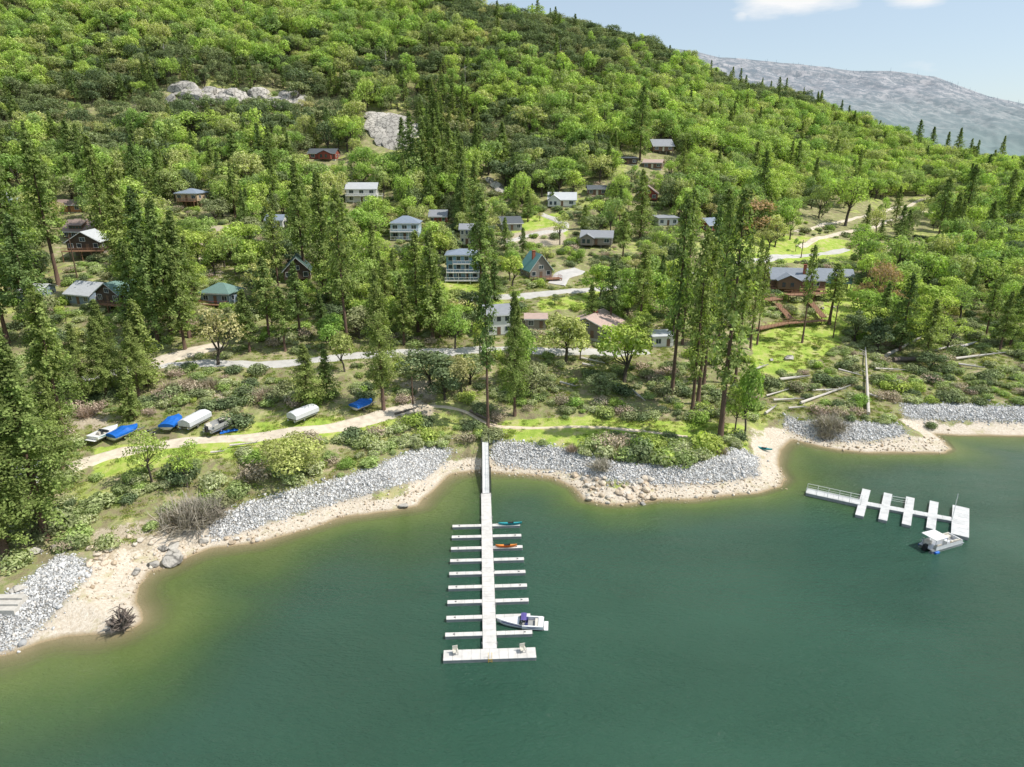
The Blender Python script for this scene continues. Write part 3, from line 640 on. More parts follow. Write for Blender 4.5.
def house(px,py,W,D,floors,label,name='house',cat='house',rot=0,roof='gable',axis='x',hr=1.8,wall='white',rm='grey',fh=2.7,deck=None,chimney=None,wins=3,rail='white',stilts=0,dormer=False,clear=None,over=.5,trim='white',wtop=None,lowwall=None,zoff=.3,phrase=None,sidewin=2,dcl=1.0,wing=None):
    p=at(px,py); r=math.radians(rot)
    cx=p[0]-math.sin(r)*D/2*1; cy=p[1]+math.cos(r)*D/2
    z0=float(p[2])+zoff+stilts
    root=empty(name,(cx,cy,z0),r,label,cat)
    Hw=floors*fh; x0,x1,y0,y1=-W/2,W/2,-D/2,D/2
    mb=MB(); 
    if roof=='gable':
        b=0; mb.v=[(x0,y0,0),(x1,y0,0),(x1,y1,0),(x0,y1,0),(x0,y0,Hw),(x1,y0,Hw),(x1,y1,Hw),(x0,y1,Hw)]+gable_v(x0,x1,y0,y1,Hw,hr,axis)
        if axis=='x': mb.f=[[0,1,5,4],[2,3,7,6],[1,2,6,9,5],[3,0,4,8,7],[3,2,1,0],[4,5,9,8],[6,7,8,9]]
        else: mb.f=[[0,1,5,8,4],[2,3,7,9,6],[1,2,6,5],[3,0,4,7],[3,2,1,0],[4,8,9,7],[5,6,9,8]]
    else: mb.box(x0,x1,y0,y1,0,Hw)
    mb.build('wall',M['w_'+wall],root)
    fd=MB().box(x0+.12,x1-.12,y0+.12,y1-.12,-4-stilts,-.01)
    if stilts:
        fd=MB().box(x0+.6,x1-.6,y0+D*.35,y1-.2,-4-stilts,-.01)
        for i in range(int(W/3)+1): fd.box(x0+.2+i*(W-.6)/int(W/3),x0+.45+i*(W-.6)/int(W/3),y0+.1,y0+.35,-3-stilts,-.01)
    fd.build('foundation',M['w_'+(lowwall or 'greywood')] if (stilts or lowwall) else M['concrete'],root)
    o=over; rb=MB(); e=hr/(D/2 if axis=='x' else W/2)
    ym=0
    if roof=='gable':
        if axis=='x':
            ze=Hw-e*o+.18; zt=Hw+hr+.18
            slab(rb,(x0-o,y0-o,ze),(x1+o,y0-o,ze),(x1+o,0,zt),(x0-o,0,zt)); slab(rb,(x0-o,0.002,zt),(x1+o,0.002,zt),(x1+o,y1+o,ze),(x0-o,y1+o,ze))
        else:
            ze=Hw-e*o+.18; zt=Hw+hr+.18
            slab(rb,(x0-o,y0-o,ze),(0,y0-o,zt),(0,y1+o,zt),(x0-o,y1+o,ze)); slab(rb,(0.002,y0-o,zt),(x1+o,y0-o,ze),(x1+o,y1+o,ze),(0.002,y1+o,zt))
    elif roof=='hip':
        k=min(W,D)/2
        if W>=D: a,b_=(x0+k,0),(x1-k,0)
        else: a,b_=(0,y0+k),(0,y1-k)
        z=Hw; c4=[(x0-o,y0-o),(x1+o,y0-o),(x1+o,y1+o),(x0-o,y1+o)]
        rb.v=[(*q,z) for q in c4]+[(*q,z+.2) for q in c4]+[(*a,z+hr+.2),(*b_,z+hr+.2)]
        rb.f=[[3,2,1,0],[0,1,5,4],[1,2,6,5],[2,3,7,6],[3,0,4,7]]+([[4,5,9,8],[5,6,9],[6,7,8,9],[7,4,8]] if W>=D else [[4,5,8],[5,6,9,8],[6,7,9],[7,4,8,9]])
    else:
        slab(rb,(x0-o,y0-o,Hw+.25),(x1+o,y0-o,Hw+.25),(x1+o,y1+o,Hw+.25+hr),(x0-o,y1+o,Hw+.25+hr),.25)
    ro=rb.build('roof',M['r_'+rm],root)
    if roof!='flat':
        fa=MB()
        zz=(Hw-e*o+.02 if roof=='gable' else Hw)
        if roof=='gable' and axis=='x' or roof=='hip': fa.box(x0-o,x1+o,y0-o-.04,y0-o-.003,zz-.16,zz+.12)
        else:
            for s in (-1,1):
                xe=s*(W/2+o); q=[(xe,y0-o-.05,zz-.15),(0,y0-o-.05,Hw+hr-.0),(0,y0-o-.01,Hw+hr-.0),(xe,y0-o-.01,zz-.15)]
                fa.hexa([q[0],q[1],q[2],q[3]]+[(a_,b_,c_+.17) for a_,b_,c_ in q])
        fa.build('fascia',M[trim],ro)
    rs=random.Random(int(px*31+py))
    for fl in range(floors):
        for i in range(wins):
            u=(i+.5)/wins*W-W/2; w=min(1.7,W/wins*.5)
            if fl==0 and i==wins//2:
                dm=MB().box(u-.48,u+.48,y0-.06,y0-.003,.02,2.05).build('door',M['w_'+('brown' if wall!='brown' else 'cream')],root)
                MB().box(u+.34,u+.4,y0-.12,y0-.062,.98,1.1).build('handle',M['steel'],dm)
            else: add_window(root,'F',u,fl*fh+.85,w,1.25 if fh>2.4 else 1.0,W,D,trim)
        for i in range(sidewin):
            add_window(root,'R',(i+.5)/sidewin*D-D/2,fl*fh+.95,1.1,1.1,W,D,trim); add_window(root,'L',(i+.5)/sidewin*D-D/2,fl*fh+.95,1.1,1.1,W,D,trim)
    if roof=='gable' and axis=='y' and hr>1.6: add_window(root,'F',0,Hw+.15,min(1.5,W*.2),min(1.1,hr*.45),W,D,trim)
    if dormer:
        db=MB(); db.hexa([(-W*.28,y0+.4,Hw+.35),(W*.2,y0+.4,Hw+.35),(W*.2,-.2,Hw+.35),(-W*.28,-.2,Hw+.35),(-W*.28,y0+.4,Hw+1.75),(W*.2,y0+.4,Hw+1.75),(W*.2,-.2,Hw+hr+.2),(-W*.28,-.2,Hw+hr+.2)])
        d_=db.build('dormer',M['w_brown'],root)
        r2=MB(); slab(r2,(-W*.3,y0+.0,Hw+1.85),(W*.22,y0+.0,Hw+1.85),(W*.22,.1,Hw+hr+.45),(-W*.3,.1,Hw+hr+.45)); r2.build('dormer_roof',M['r_'+rm],d_)
        g2=MB()
        for i in range(4): g2.box(-W*.25+i*W*.115,-W*.25+i*W*.115+W*.09,y0+.34,y0+.395,Hw+.75,Hw+1.5)
        g2.build('pane',M['glass'],d_)
    if chimney:
        cxm,cym,ch=chimney; c_=MB().box(cxm-.45,cxm+.45,cym-.4,cym+.4,Hw*.5,Hw+hr+ch); c_.box(cxm-.55,cxm+.55,cym-.5,cym+.5,Hw+hr+ch,Hw+hr+ch+.18); c_.build('chimney',M['redbrick'],ro)
    if deck:
        for (lev,dx0,dx1,dd) in deck:
            zd=lev*fh; dk=MB().box(dx0,dx1,y0-dd,y0-.004,zd-.22,zd-.03); dko=dk.build('deck',M['decking' if rail!='white' else 'deck_white'],root)
            rl=MB(); railing(rl,[(dx0+.06,y0-.1,zd-.03),(dx0+.06,y0-dd+.06,zd-.03),(dx1-.06,y0-dd+.06,zd-.03),(dx1-.06,y0-.1,zd-.03)],.95,1.3)
            rl.build('railing',M[rail],dko)
            n_=max(2,int((dx1-dx0)/3)+1)
            for i in range(n_):
                xx=dx0+.15+i*(dx1-dx0-.3)/(n_-1)
                MB().box(xx-.09,xx+.09,y0-dd+.1,y0-dd+.28,-3.5-stilts,zd-.22).build('post',M['decking' if rail!='white' else 'white'],dko)
    if wing:
        wx0,wx1,wd,wh,whr=wing
        wb=MB(); wb.box(wx0,wx1,y0-wd,y0-.004,0,wh); wo=wb.build('wing',M['w_'+wall],root)
        wr=MB(); wm=(wx0+wx1)/2
        wr.v=[]; slab(wr,(wx0-.4,y0-wd-.4,wh+.1),(wm,y0-wd-.4,wh+whr),(wm,y0+D*.4,wh+whr),(wx0-.4,y0+D*.4,wh+.1)); slab(wr,(wm+.002,y0-wd-.4,wh+whr),(wx1+.4,y0-wd-.4,wh+.1),(wx1+.4,y0+D*.4,wh+.1),(wm+.002,y0+D*.4,wh+whr))
        wr.build('wing_roof',M['r_'+rm],wo)
        gb=MB(); gb.v=[(wx0,y0-wd,wh),(wx1,y0-wd,wh),(wm,y0-wd,wh+whr-.1),(wx0,y0-wd+.1,wh),(wx1,y0-wd+.1,wh),(wm,y0-wd+.1,wh+whr-.1)]; gb.f=[[0,1,2],[5,4,3]]; gb.build('gable_end',M['w_'+wall],wo)
        gw_=MB()
        for q in (.25,.62): gw_.box(wx0+(wx1-wx0)*q-.5,wx0+(wx1-wx0)*q+.55,y0-wd-.05,y0-wd-.003,.7,min(wh-.25,2.1))
        gw_.build('pane',M['glass'],wo)
    _,_,dd_=proj(cx,cy,z0)
    if clear: CLEAR.append((*clear,dd_))
    rr=math.hypot(W,D)/2; OCC.append((cx,cy,rr)); 
    if phrase: LAND.append((px,py-8,phrase))
    return root
hs=house
hs(78,240,10.5,8,1,'brown-roofed house with a wide shed dormer, above the dark gabled house',rm='brown',wall='brown',hr=3.2,dormer=True,rot=-8,wins=4,clear=(56,218,101,240),phrase='the brown-roofed dormer house')
hs(86,259,10,9,1,'dark wood house with pale grey gable roof and a timber deck',rm='pale',wall='darkwood',roof='gable',axis='y',hr=3.0,rot=6,deck=[(0,-6,6,2.2)],rail='decking',stilts=2.4,wins=4,clear=(60,234,112,275),phrase='the dark gabled house with the deck')
hs(188,209,9,8,1,'tan two-level house with grey hipped roof above the left dirt drive',rm='blue',wall='tan',roof='hip',hr=1.6,rot=-10,stilts=2.6,deck=[(0,-3,4,1.6)],rail='decking',lowwall='brown',clear=(168,184,204,214),phrase='the tan hip-roofed house')
hs(27,302,9,7,1,'long house with pale flat-pitched roof, mostly behind pines at the left edge',rm='pale',wall='slate',hr=1.2,rot=5,clear=(14,284,46,298),phrase='the pale-roofed house at the left edge')
hs(79,305,9,9,1,'house with broad pale grey roof right of the left-edge house',rm='pale',wall='slate',roof='gable',hr=2.6,rot=-20,clear=(62,283,94,304),phrase='the broad pale-roofed house')
hs(110,310,8.5,8,1,'dark house with dark green roof and skylights among the left pines',rm='green',wall='darkwood',axis='y',hr=2.6,rot=-22,stilts=1.5,deck=[(0,-2,9,2)],rail='decking',clear=(93,278,128,318),phrase='the green-roofed dark house')
hs(216,305,8.5,7,1,'slate blue house with grey-green roof and a red deck behind the roadside trees',rm='green',wall='slate',roof='hip',hr=2.2,rot=-12,deck=[(0,-4,4,2)],rail='w_red',clear=(200,274,234,303),phrase='the grey-green roofed house with red deck')
hs(0,205,9,8,1,'white-roofed pale house cut by the left edge of the picture',rm='white',wall='paleblue',hr=1.6,clear=(0,175,12,198),phrase='the white-roofed house at the left edge')
hs(70,213,8,6,1,'orange-brown cabin with red steps hidden between the upper left pines',rm='brown',wall='orange',hr=1.5,rot=10,clear=(64,200,78,213),phrase='the orange-brown cabin')
hs(322,160,13,7,1,'dark red-brown cabin under the hillside trees, highest on the left',rm='dark',wall='red',hr=1.8,rot=-6,clear=(301,145,347,161),wing=(-1,5,2,2.4,1.6),phrase='the dark red-brown cabin')
hs(362,203,12.5,8,2,'long white house with grey roof and side balcony on the slope',rm='pale',wall='white',hr=2.2,rot=2,deck=[(1,-6.4,9,1.8)],clear=(344,177,390,203),phrase='the long white slope house')
hs(405,240,10,8,2,'pale blue two-storey house with hipped grey roof and full-width balconies',rm='blue',wall='paleblue',roof='hip',hr=2.2,deck=[(1,-5,5,1.8),(0,-5,5,1.8)],clear=(386,209,421,240),phrase='the pale blue hip-roofed house')
hs(438,224,6.5,6,1,'small dark red house with grey roof right of the pale blue house',rm='grey',wall='red',hr=2,clear=(429,208,450,224),phrase='the small dark red house')
hs(467,248,4.6,5,2,'narrow cream two-storey house with orange base above the blue house',rm='grey',wall='cream',hr=1.4,lowwall='orange',stilts=.8,clear=(459,225,476,248),phrase='the narrow cream house')
hs(463,281,10,8,3,'bright blue three-storey house with stepped white balconies',rm='blue',wall='blue',roof='hip',hr=1.3,fh=2.5,deck=[(1,-5,6.2,2),(0.05,-5.4,6.4,2.8),(2,-3,5,1.2)],wins=4,clear=(444,247,484,280),phrase='the blue three-storey house')
hs(275,231,6,6,1,'small white house with grey roof behind the tall left pines',rm='blue',wall='white',hr=1.5,wins=2,stilts=.8,clear=(266,211,286,231),phrase='the small white house')
hs(298,284,7.5,9,1,'dark timber cabin with steep green gable roof facing the lake',rm='darkgreen',wall='darkwood',axis='y',hr=3.6,rot=14,stilts=1,clear=(282,253,312,280),phrase='the dark timber cabin')
hs(499,336,6.6,7,2,'white two-storey house with grey roof just above the lakeside road',rm='grey',wall='white',hr=1.8,rot=14,clear=(484,305,514,335),phrase='the white roadside house')
hs(541,279,7.5,8.5,1,'house with steep teal-green roof, brick chimney and wooden deck',rm='teal',wall='greywood',axis='y',hr=4.6,rot=22,chimney=(-1.2,-1,.8),deck=[(0,-4,6,3)],rail='w_red',clear=(523,244,566,278),phrase='the teal-roofed house')
hs(562,207,11.5,8,1,'white hilltop house with pale roof and projecting gabled wing',rm='white',wall='white',hr=2.6,rot=-4,wing=(-6,-1,3,2.5,2.2),clear=(540,185,582,208),phrase='the white hilltop house')
hs(512,231,8,8,1,'grey house with dark roof and garage door behind a leafless tree',rm='dark',wall='grey',hr=2,rot=15,clear=(500,214,524,231),phrase='the grey garage house')
hs(596,248,11,9,1,'weathered brown-grey house with low roof in the village middle',rm='grey',wall='greywood',hr=1.8,rot=-10,wing=(-5.5,-1,2,2.4,1.6),stilts=.8,clear=(577,221,622,250),phrase='the weathered brown-grey house')
hs(597,196,8,6,1,'low house with dark roof right of the white hilltop house',rm='dark',wall='brown',hr=1.2,clear=(588,184,608,196),phrase='the low dark-roofed house')
hs(647,203,8.5,9,1,'red-brown house with steep brown gable on the right of the village',rm='brown',wall='red',axis='y',hr=3,rot=-12,stilts=1,clear=(635,176,663,203),phrase='the steep red-brown house')
hs(663,155,11,9,1,'big grey-roofed brown house highest on the right of the village',rm='grey',wall='brown',hr=3,stilts=1.5,rot=10,clear=(652,136,676,154),phrase='the high brown house')
hs(628,165,9,7,1,'flat dark-roofed house half hidden by trees under the high brown house',rm='dark',wall='darkwood',roof='flat',hr=.6,clear=(620,156,640,166),phrase='the flat dark-roofed house')
hs(652,169,9,7,1,'house with pale tan roof beside the flat dark-roofed house',rm='pink',wall='brown',hr=1.3,rot=-20,clear=(641,160,662,170))
hs(586,339,13,11,1,'large wood house with pinkish shallow roof and covered porch above the lake road',rm='pink',wall='greywood',axis='y',hr=2.6,rot=-28,wins=4,over=1,chimney=(0,1,.3),clear=(548,301,620,338),phrase='the pink-roofed house')
hs(536,330,5.5,5,1,'small pink-roofed shed left of the large pink-roofed house',name='shed',cat='shed',rm='pink',wall='greywood',hr=.8,wins=2,clear=(526,318,546,329))
hs(663,348,5.5,5,1,'white flat-roofed shed beside the lake road right of the big maple',name='shed',cat='shed',rm='white',wall='white',roof='flat',hr=.3,wins=2,rot=8,clear=(652,329,672,346),phrase='the white flat-roofed shed')
hs(668,226,8,7,1,'carport-like house with flat grey roof by the right village road',rm='grey',wall='white',roof='flat',hr=.5,rot=8,clear=(658,208,680,224))
hs(715,232,7.5,7,1,'small red house with slate blue roof left of the reddish budding tree',rm='blue',wall='red',hr=2.2,rot=30,clear=(703,211,731,231),phrase='the small red house')
hs(797,294,17,10,1,'large lodge with slate blue gable roof and red brick chimney above the lawn',name='lodge',rm='slate',wall='brown',axis='x',hr=2.8,rot=-10,stilts=1.8,chimney=(2.0,-2.5,1.6),deck=[(0,-9,8,3)],rail='decking',wing=(-7,0,3.5,2.6,2),clear=(764,256,824,302),phrase='the large lodge')
hs(834,288,11,8,1,'blue-grey house with slate roof joined to the right of the lodge',rm='slate',wall='blue',hr=1.6,rot=-14,stilts=1.2,clear=(815,258,850,287),phrase='the blue-grey annexe')
hs(10,492,7,5,1,'low building with pale panelled roof behind the pines at the left edge',name='shed',cat='shed',rm='pale',wall='white',roof='flat',hr=.6,wins=2,rot=10,clear=(0,468,34,494))
# wooden ramps and terrace below the lodge
def beam_path(name,pix,w,label,z=1.0,rail=True):
    P_=[at(*q) for q in pix]; c0=P_[0]; root=empty(name,c0,0,label,'ramp')
    mb=MB(); rl=MB(); ps=MB()
    for a,b in zip(P_[:-1],P_[1:]):
        a=a-c0+[0,0,z];b=b-c0+[0,0,z]; t=(b-a); t[2]=0; t/=np.linalg.norm(t); n_=np.array([-t[1],t[0],0])*w/2
        mb.hexa([a-n_-[0,0,.15],b-n_-[0,0,.15],b+n_-[0,0,.15],a+n_-[0,0,.15],a-n_,b-n_,b+n_,a+n_])
        for s in (-1,1): railing(rl,[a+n_*s*.95,b+n_*s*.95],1.0,1.4)
        for k in (.1,.5,.9):
            p=a+(b-a)*k; ps.box(p[0]-.1,p[0]+.1,p[1]-.1,p[1]+.1,p[2]-3,p[2]-.16)
    mb.build('walkway',M['decking'],root); rl.build('railing',M['decking'],root); ps.build('post',M['bark'],root)
beam_path('timber_ramp',[(757,333),(785,327),(825,324)],2.2,'long timber ramp running along the lawn below the lodge',1.2)
beam_path('timber_ramp',[(777,308),(790,323)],1.8,'left sloping timber stair down to the lawn ramp',1.4)
beam_path('timber_ramp',[(808,304),(823,322)],1.8,'right sloping timber stair down to the lawn ramp',1.4)
beam_path('timber_ramp',[(732,310),(756,314)],3.5,'reddish timber terrace left of the lodge behind the pines',1.5)
beam_path('timber_deck',[(786,303),(806,302),(822,300)],3.2,'upper timber deck standing on posts before the lodge',2.6)
beam_path('timber_deck',[(764,306),(778,304)],3.4,'small timber deck at the left corner of the lodge',1.8)
CLEAR+= [(756,300,830,336,205),(785,318,835,372,180)]
# ------------------------------------------------------------------ clearings for open ground seen in the photo
CLEAR+=[(170,91,292,99,430),(366,114,412,150,400),(486,180,506,196,330),(500,222,568,246,262),(555,262,582,290,228),(150,346,222,366,170),(440,350,640,356,176),(850,244,790,256,250),
 (590,282,640,290,222),(690,246,852,258,262),(800,204,930,244,300),(418,380,440,404,150),(730,330,750,372,170)]
def rock(name,x,y,sx,sy,sz,label,cat='boulder',group=None,mat='granite',seed=0,rz=0,tilt=0,z=None,sink=.3,sub=3,parent=None):
    import bmesh
    bm=bmesh.new(); bmesh.ops.create_icosphere(bm,subdivisions=sub,radius=1); rg=np.random.default_rng(seed)
    pl=rg.normal(size=(9,3)); pl/=np.linalg.norm(pl,axis=1)[:,None]; off=rg.uniform(.45,.85,9)
    for v in bm.verts:
        p=np.array(v.co); 
        for k in range(9):
            s=p@pl[k]
            if s>off[k]: p=p-pl[k]*(s-off[k])*.97
        p*=1+.05*math.sin(p[0]*7+seed)*math.sin(p[1]*6)*math.cos(p[2]*8); v.co=p
    me=bpy.data.meshes.new(name); bm.to_mesh(me); bm.free(); me.materials.append(M[mat])
    o=bpy.data.objects.new(name,me); col.objects.link(o); o.location=(float(x),float(y),float(H(x,y))+sz*(1-2*sink) if z is None else z); o.scale=(sx,sy,sz); o.rotation_euler=(tilt,0,rz)
    return tag(o,label,cat,group)
rr=random.Random(4)
# granite outcrop on the upper left slope
for i in range(46):
    px=rr.uniform(168,300); py=rr.gauss(100-max(0,(px-240))*-.03,3.2) if px<268 else rr.gauss(103,3); s=rr.uniform(2.2,5.2) if rr.random()<.6 else rr.uniform(4.5,7.5)
    p=at(px,py); rock('granite_outcrop',p[0],p[1],s*rr.uniform(.9,1.5),s*rr.uniform(.7,1.1),s*rr.uniform(.4,.7),'pale granite block of the rocky outcrop high on the left hillside','rock','granite blocks of the upper left outcrop',seed=i,rz=rr.uniform(-.5,.5),sink=.36,tilt=rr.uniform(.2,.7))
for i,(px,py,s,a) in enumerate([(378,126,10,0),(392,133,13,0),(400,145,9,.2),(386,144,7,.4),(408,128,6,.4),(372,118,5,.2),(402,136,12,.1),(410,144,8,.3),(383,134,8,.1),(398,124,9,.5)]):
    p=at(px,py); rock('granite_slab',p[0],p[1],s*1.05,s*.95,s*.17,'smooth sloping granite slab of the bare cliff above the village','rock','granite slabs of the bare cliff',seed=40+i,rz=a,tilt=.62,sink=.12)
for i,(px,py,s) in enumerate([(497,187,3.5),(490,182,3),(500,194,3)]):
    p=at(px,py); rock('granite_slab',p[0],p[1],s,s,s*.6,'tan granite slope rock beside the white hilltop house drive','rock','tan rocks by the hilltop drive',seed=60+i,rz=a,tilt=.3)
for i in range(26):
    px=rr.uniform(168,300);py=rr.uniform(92,108); p=at(px,py); o=bpy.data.objects.new('shrub',rr.choice(DARKB+SHRUB)); col.objects.link(o); s=rr.uniform(1,2.2); o.location=(p[0],p[1],p[2]+rr.uniform(.2,1.2)); o.scale=(s,s,s); tag(o,'scrubby bush growing in the cracks of the high granite outcrop','shrub','bushes in the granite outcrop')
# boulders
for i,(px,py,s,l) in enumerate([(173,562,2.0,'large pale flat boulder at the water edge left of the rocky bank'),(154,567,.9,'small grey boulder just left of the large flat shore boulder'),(205,543,1.1,'grey boulder at the foot of the left stone bank'),(163,549,.9,'rounded boulder above the large flat shore boulder'),(175,549,1.3,'pale boulder behind the large flat shore boulder'),(137,574,.9,'round pale boulder alone on the left sand'),
   (55,550,.9,'grey boulder at the top of the left riprap'),(37,554,1.0,'tan boulder in the grass left of the left riprap'),(19,592,1.0,'boulder beside the concrete steps at the left edge'),
   (789,360,1.4,'grey boulder on the lawn below the timber ramp'),(771,361,.7,'small rock left of the grey lawn boulder'),(826,302,1.2,'white rock right of the lodge deck'),(833,308,1.0,'lower white rock of the pile right of the lodge'),(822,309,.9,'left white rock of the pile right of the lodge'),
   (734,633-128,.6,'lone pale stone in the shallows off the point'),(643,506,.6,'pale stone at the water line of the middle point'),(716,494,.7,'orange-tan stone at the water line of the point'),(404,508,.9,'flat pale rock at the water left of the gangway')]):
    p=at(px,py); rock('boulder',p[0],p[1],s*1.1,s*.8,s*.6,l,seed=310+i,rz=rr.uniform(0,3),sink=.25)
for i in range(70):
    px=rr.uniform(573,655);py=rr.uniform(477,506)
    if py>480+(px-573)*1.4 or py> 506: continue
    p=at(px,py); s=rr.uniform(.3,.85); rock('boulder',p[0],p[1],s*1.1,s,s*.7,'tan tumbled boulder on the rocky middle point','boulder','tan boulders on the middle point','tanrock',150+i,rr.uniform(0,3),rr.uniform(0,.5),sub=2)
for i in range(34):
    px,py=rr.choice([(rr.uniform(112,170),rr.uniform(530,560)),(rr.uniform(84,120),rr.uniform(548,570)),(rr.uniform(215,262),rr.uniform(538,544))])
    p=at(px,py); s=rr.uniform(.25,.7); rock('boulder',p[0],p[1],s*1.1,s,s*.7,'small pale rock scattered on the left sandy bank','boulder','small rocks on the left sandy bank','tanrock',260+i,rr.uniform(0,3),sub=2)
# riprap stones: thousands, one object
def riprap(name,label,regions,dens,size,mat,seed):
    rg=np.random.default_rng(seed)
    n_=int(dens); X=rg.uniform(-110,125,n_); Y=rg.uniform(58,200,n_); Z=H(X,Y); a,b,_=proj(X,Y,Z)
    k=np.zeros(n_,bool)
    js=np.where(rg.random(n_)<.12,3.2,1.0)
    for q in regions: k|=in_poly(a+rg.normal(0,2.2,n_)*js,b+rg.normal(0,1.3,n_)*js,q)
    X=X[k];Y=Y[k];Z=Z[k]; n_=len(X)
    # angular 10-vertex stones
    base=np.array([(-1,-.7,-.6),(1,-.8,-.5),(.9,.8,-.6),(-.8,.9,-.5),(-.7,-.6,.6),(.6,-.8,.5),(.8,.5,.7),(-.6,.7,.5)])
    fc=np.array([[3,2,1,0],[4,5,6,7],[0,1,5,4],[1,2,6,5],[2,3,7,6],[3,0,4,7]])
    S_=(size*rg.lognormal(0,.42,n_))[:,None,None]
    V_=base[None]*(1+rg.uniform(-.4,.4,(n_,8,3)))*S_*rg.uniform(.6,1.2,(n_,1,3))
    q=rg.normal(size=(n_,4)); q/=np.linalg.norm(q,axis=1)[:,None]; w_,x_,y_,z_=q.T
    R=np.stack([1-2*(y_*y_+z_*z_),2*(x_*y_-w_*z_),2*(x_*z_+w_*y_),2*(x_*y_+w_*z_),1-2*(x_*x_+z_*z_),2*(y_*z_-w_*x_),2*(x_*z_-w_*y_),2*(y_*z_+w_*x_),1-2*(x_*x_+y_*y_)],-1).reshape(-1,3,3)
    V_=np.einsum('nij,nkj->nki',R,V_)+np.stack([X,Y,Z+size*rg.uniform(-.1,.7,n_)],-1)[:,None]
    F_=(fc[None]+8*np.arange(n_)[:,None,None]).reshape(-1,4)
    tag(mk(name,V_.reshape(-1,3),F_,[M[mat]]),label,'riprap' if 'riprap' in name else 'stones',kind='stuff')
riprap('riprap','grey broken stone riprap lining the lake banks',RIP,1350000,.105,'riprap',5)
m_=M['riprap']
M['pebble']=rockmat('beach_stone',[(0,(.40,.30,.20)),(.5,(.58,.48,.36)),(1,(.70,.64,.54))])
riprap('beach_stones','tan stones strewn on the sandy waterline',[PX([(455,455),(495,458),(600,478),(760,478),(786,470),(786,487),(700,502),(640,507),(590,503),(550,480),(455,476)]),PX([(212,541),(330,506),(424,480),(430,498),(350,517),(260,543)]),PX([(90,560),(210,540),(200,552),(150,575),(130,600),(60,600)]),PX([(785,428),(850,443),(950,436),(945,452),(860,452),(790,440)])],60000,.13,'pebble',6)
# concrete steps at left edge
st=MB()
p=at(10,606)
for i in range(3): st.box(-2.5,1.6,-1.5+i*.9,-.6+i*.9,-1,.25+i*.3)
o=st.build('concrete_steps',M['concrete']); o.location=p; tag(o,'pale concrete steps cut by the left edge beside the riprap','steps')
# ------------------------------------------------------------------ logs
LOGS=[]
def log(pa,pb,r,label,mat='deadwood',group=None,branches=4,lift=.25):
    r=r*1.25; a=at(*pa);b=at(*pb); a[2]+=lift+.35;b[2]+=lift+.35; LOGS.append((a[:2].copy(),b[:2].copy())); mid=(a+b)/2; mid[2]=max(mid[2],float(H(mid[0],mid[1]))+r)
    mb=MB(); o_=a.copy(); mb.tube([a-o_,mid-o_,b-o_],[r*1.25,r,r*.45],7)
    rg=random.Random(int(pa[0]*7+pb[1]))
    for i in range(branches):
        t=rg.uniform(.45,.98); q=(a+(b-a)*t)-o_; mb.tube([q,q+np.array([rg.uniform(-1.6,1.6),rg.uniform(-1.6,1.6),rg.uniform(.1,.9)])],[r*.3,r*.08],4,False)
    ob=mb.build('fallen_log',M[mat],smooth=True); ob.location=o_; tag(ob,label,'log',group)
log((886,358),(923,338),.36,'bleached fallen trunk slanting up to the right above the right bank')
log((868,416),(865,350),.24,'long white dead trunk pointing uphill behind the dark shore bush',branches=8)
log((893,362),(937,361),.45,'thick dark fallen log under the leaning pine','darklog')
log((960,349),(976,344),.3,'short bleached log near the right edge')
log((955,361),(1005,355),.22,'thin grey log along the brush at the right edge')
log((958,366),(984,370),.2,'grey log just below the thin grey log at the right')
log((800,406),(850,388),.22,'bleached log slanting behind the right stone bank',branches=6)
log((773,403),(804,401),.18,'thin pale log lying level left of the slanting log')
log((779,382),(809,378),.26,'pale log lying above the level thin log')
log((788,411),(806,409),.16,'short pale log at the foot of the bank')
log((766,398),(790,391),.14,'thin twisted branch wood on the right lawn edge')
log((765,416),(776,408),.22,'pale driftwood log on the cove sand right of the point')
log((581,360),(605,366),.2,'pale log by the lake road below the pink-roofed house')
log((582,366),(594,369),.2,'short pale log just under the roadside log')
log((560,385),(576,389),.18,'thin log lying on the bank below the road')
log((632,392),(645,404),.18,'log leaning downhill between the bank bushes')
log((751,373),(768,367),.2,'pale log on the lawn right of the tall pines')
log((230,449),(258,446),.14,'thin pole lying in the grass beside the boat track')
log((211,456),(224,455),.14,'short pole lying in the grass beside the boat track')
log((395,417),(417,410),.16,'dark timber edging along the curve of the track','darklog')
log((470,414),(497,427),.2,'dark log lying just above the gangway','darklog')
log((838,372),(862,378),.16,'grey branch lying left of the long white trunk',branches=5)
log((868,396),(884,402),.2,'pale fallen branch at the right foot of the long white trunk',branches=5)
log((812,393),(846,392),.15,'grey log crossing behind the slanting log')
log((935,352),(962,346),.2,'bleached log right of the dark fallen log')
log((875,371),(905,372),.16,'grey branch wood in the right hillside brush',branches=6)
# driftwood root on the sand
rt=MB(); rg=random.Random(9); p=at(123,629)
for i in range(110):
    a=rg.uniform(0,6.28); l=rg.uniform(.5,1.7); e=rg.uniform(-.1,1.3)
    m1=np.array([math.cos(a)*l*.5,math.sin(a)*l*.5,e*l*.6+.4]); m0=np.array([rg.uniform(-.6,.6),rg.uniform(-.6,.6),.3]); m2=m1*1.5+m0+np.array([rg.uniform(-.5,.5),rg.uniform(-.5,.5),rg.uniform(-.3,.3)]); rt.tube([m0,m0+m1,m2,m2+np.array([rg.uniform(-.7,.7),rg.uniform(-.7,.7),rg.uniform(-.6,.2)])],[rg.uniform(.1,.3),.11,.06,.02],5,False)
o=rt.build('driftwood_stump',M['darklog']); o.location=p; o.scale=(1.15,1.15,1); tag(o,'dark tangled root stump standing at the tip of the left sand','stump')
LAND.append((123,629,'the driftwood stump'))
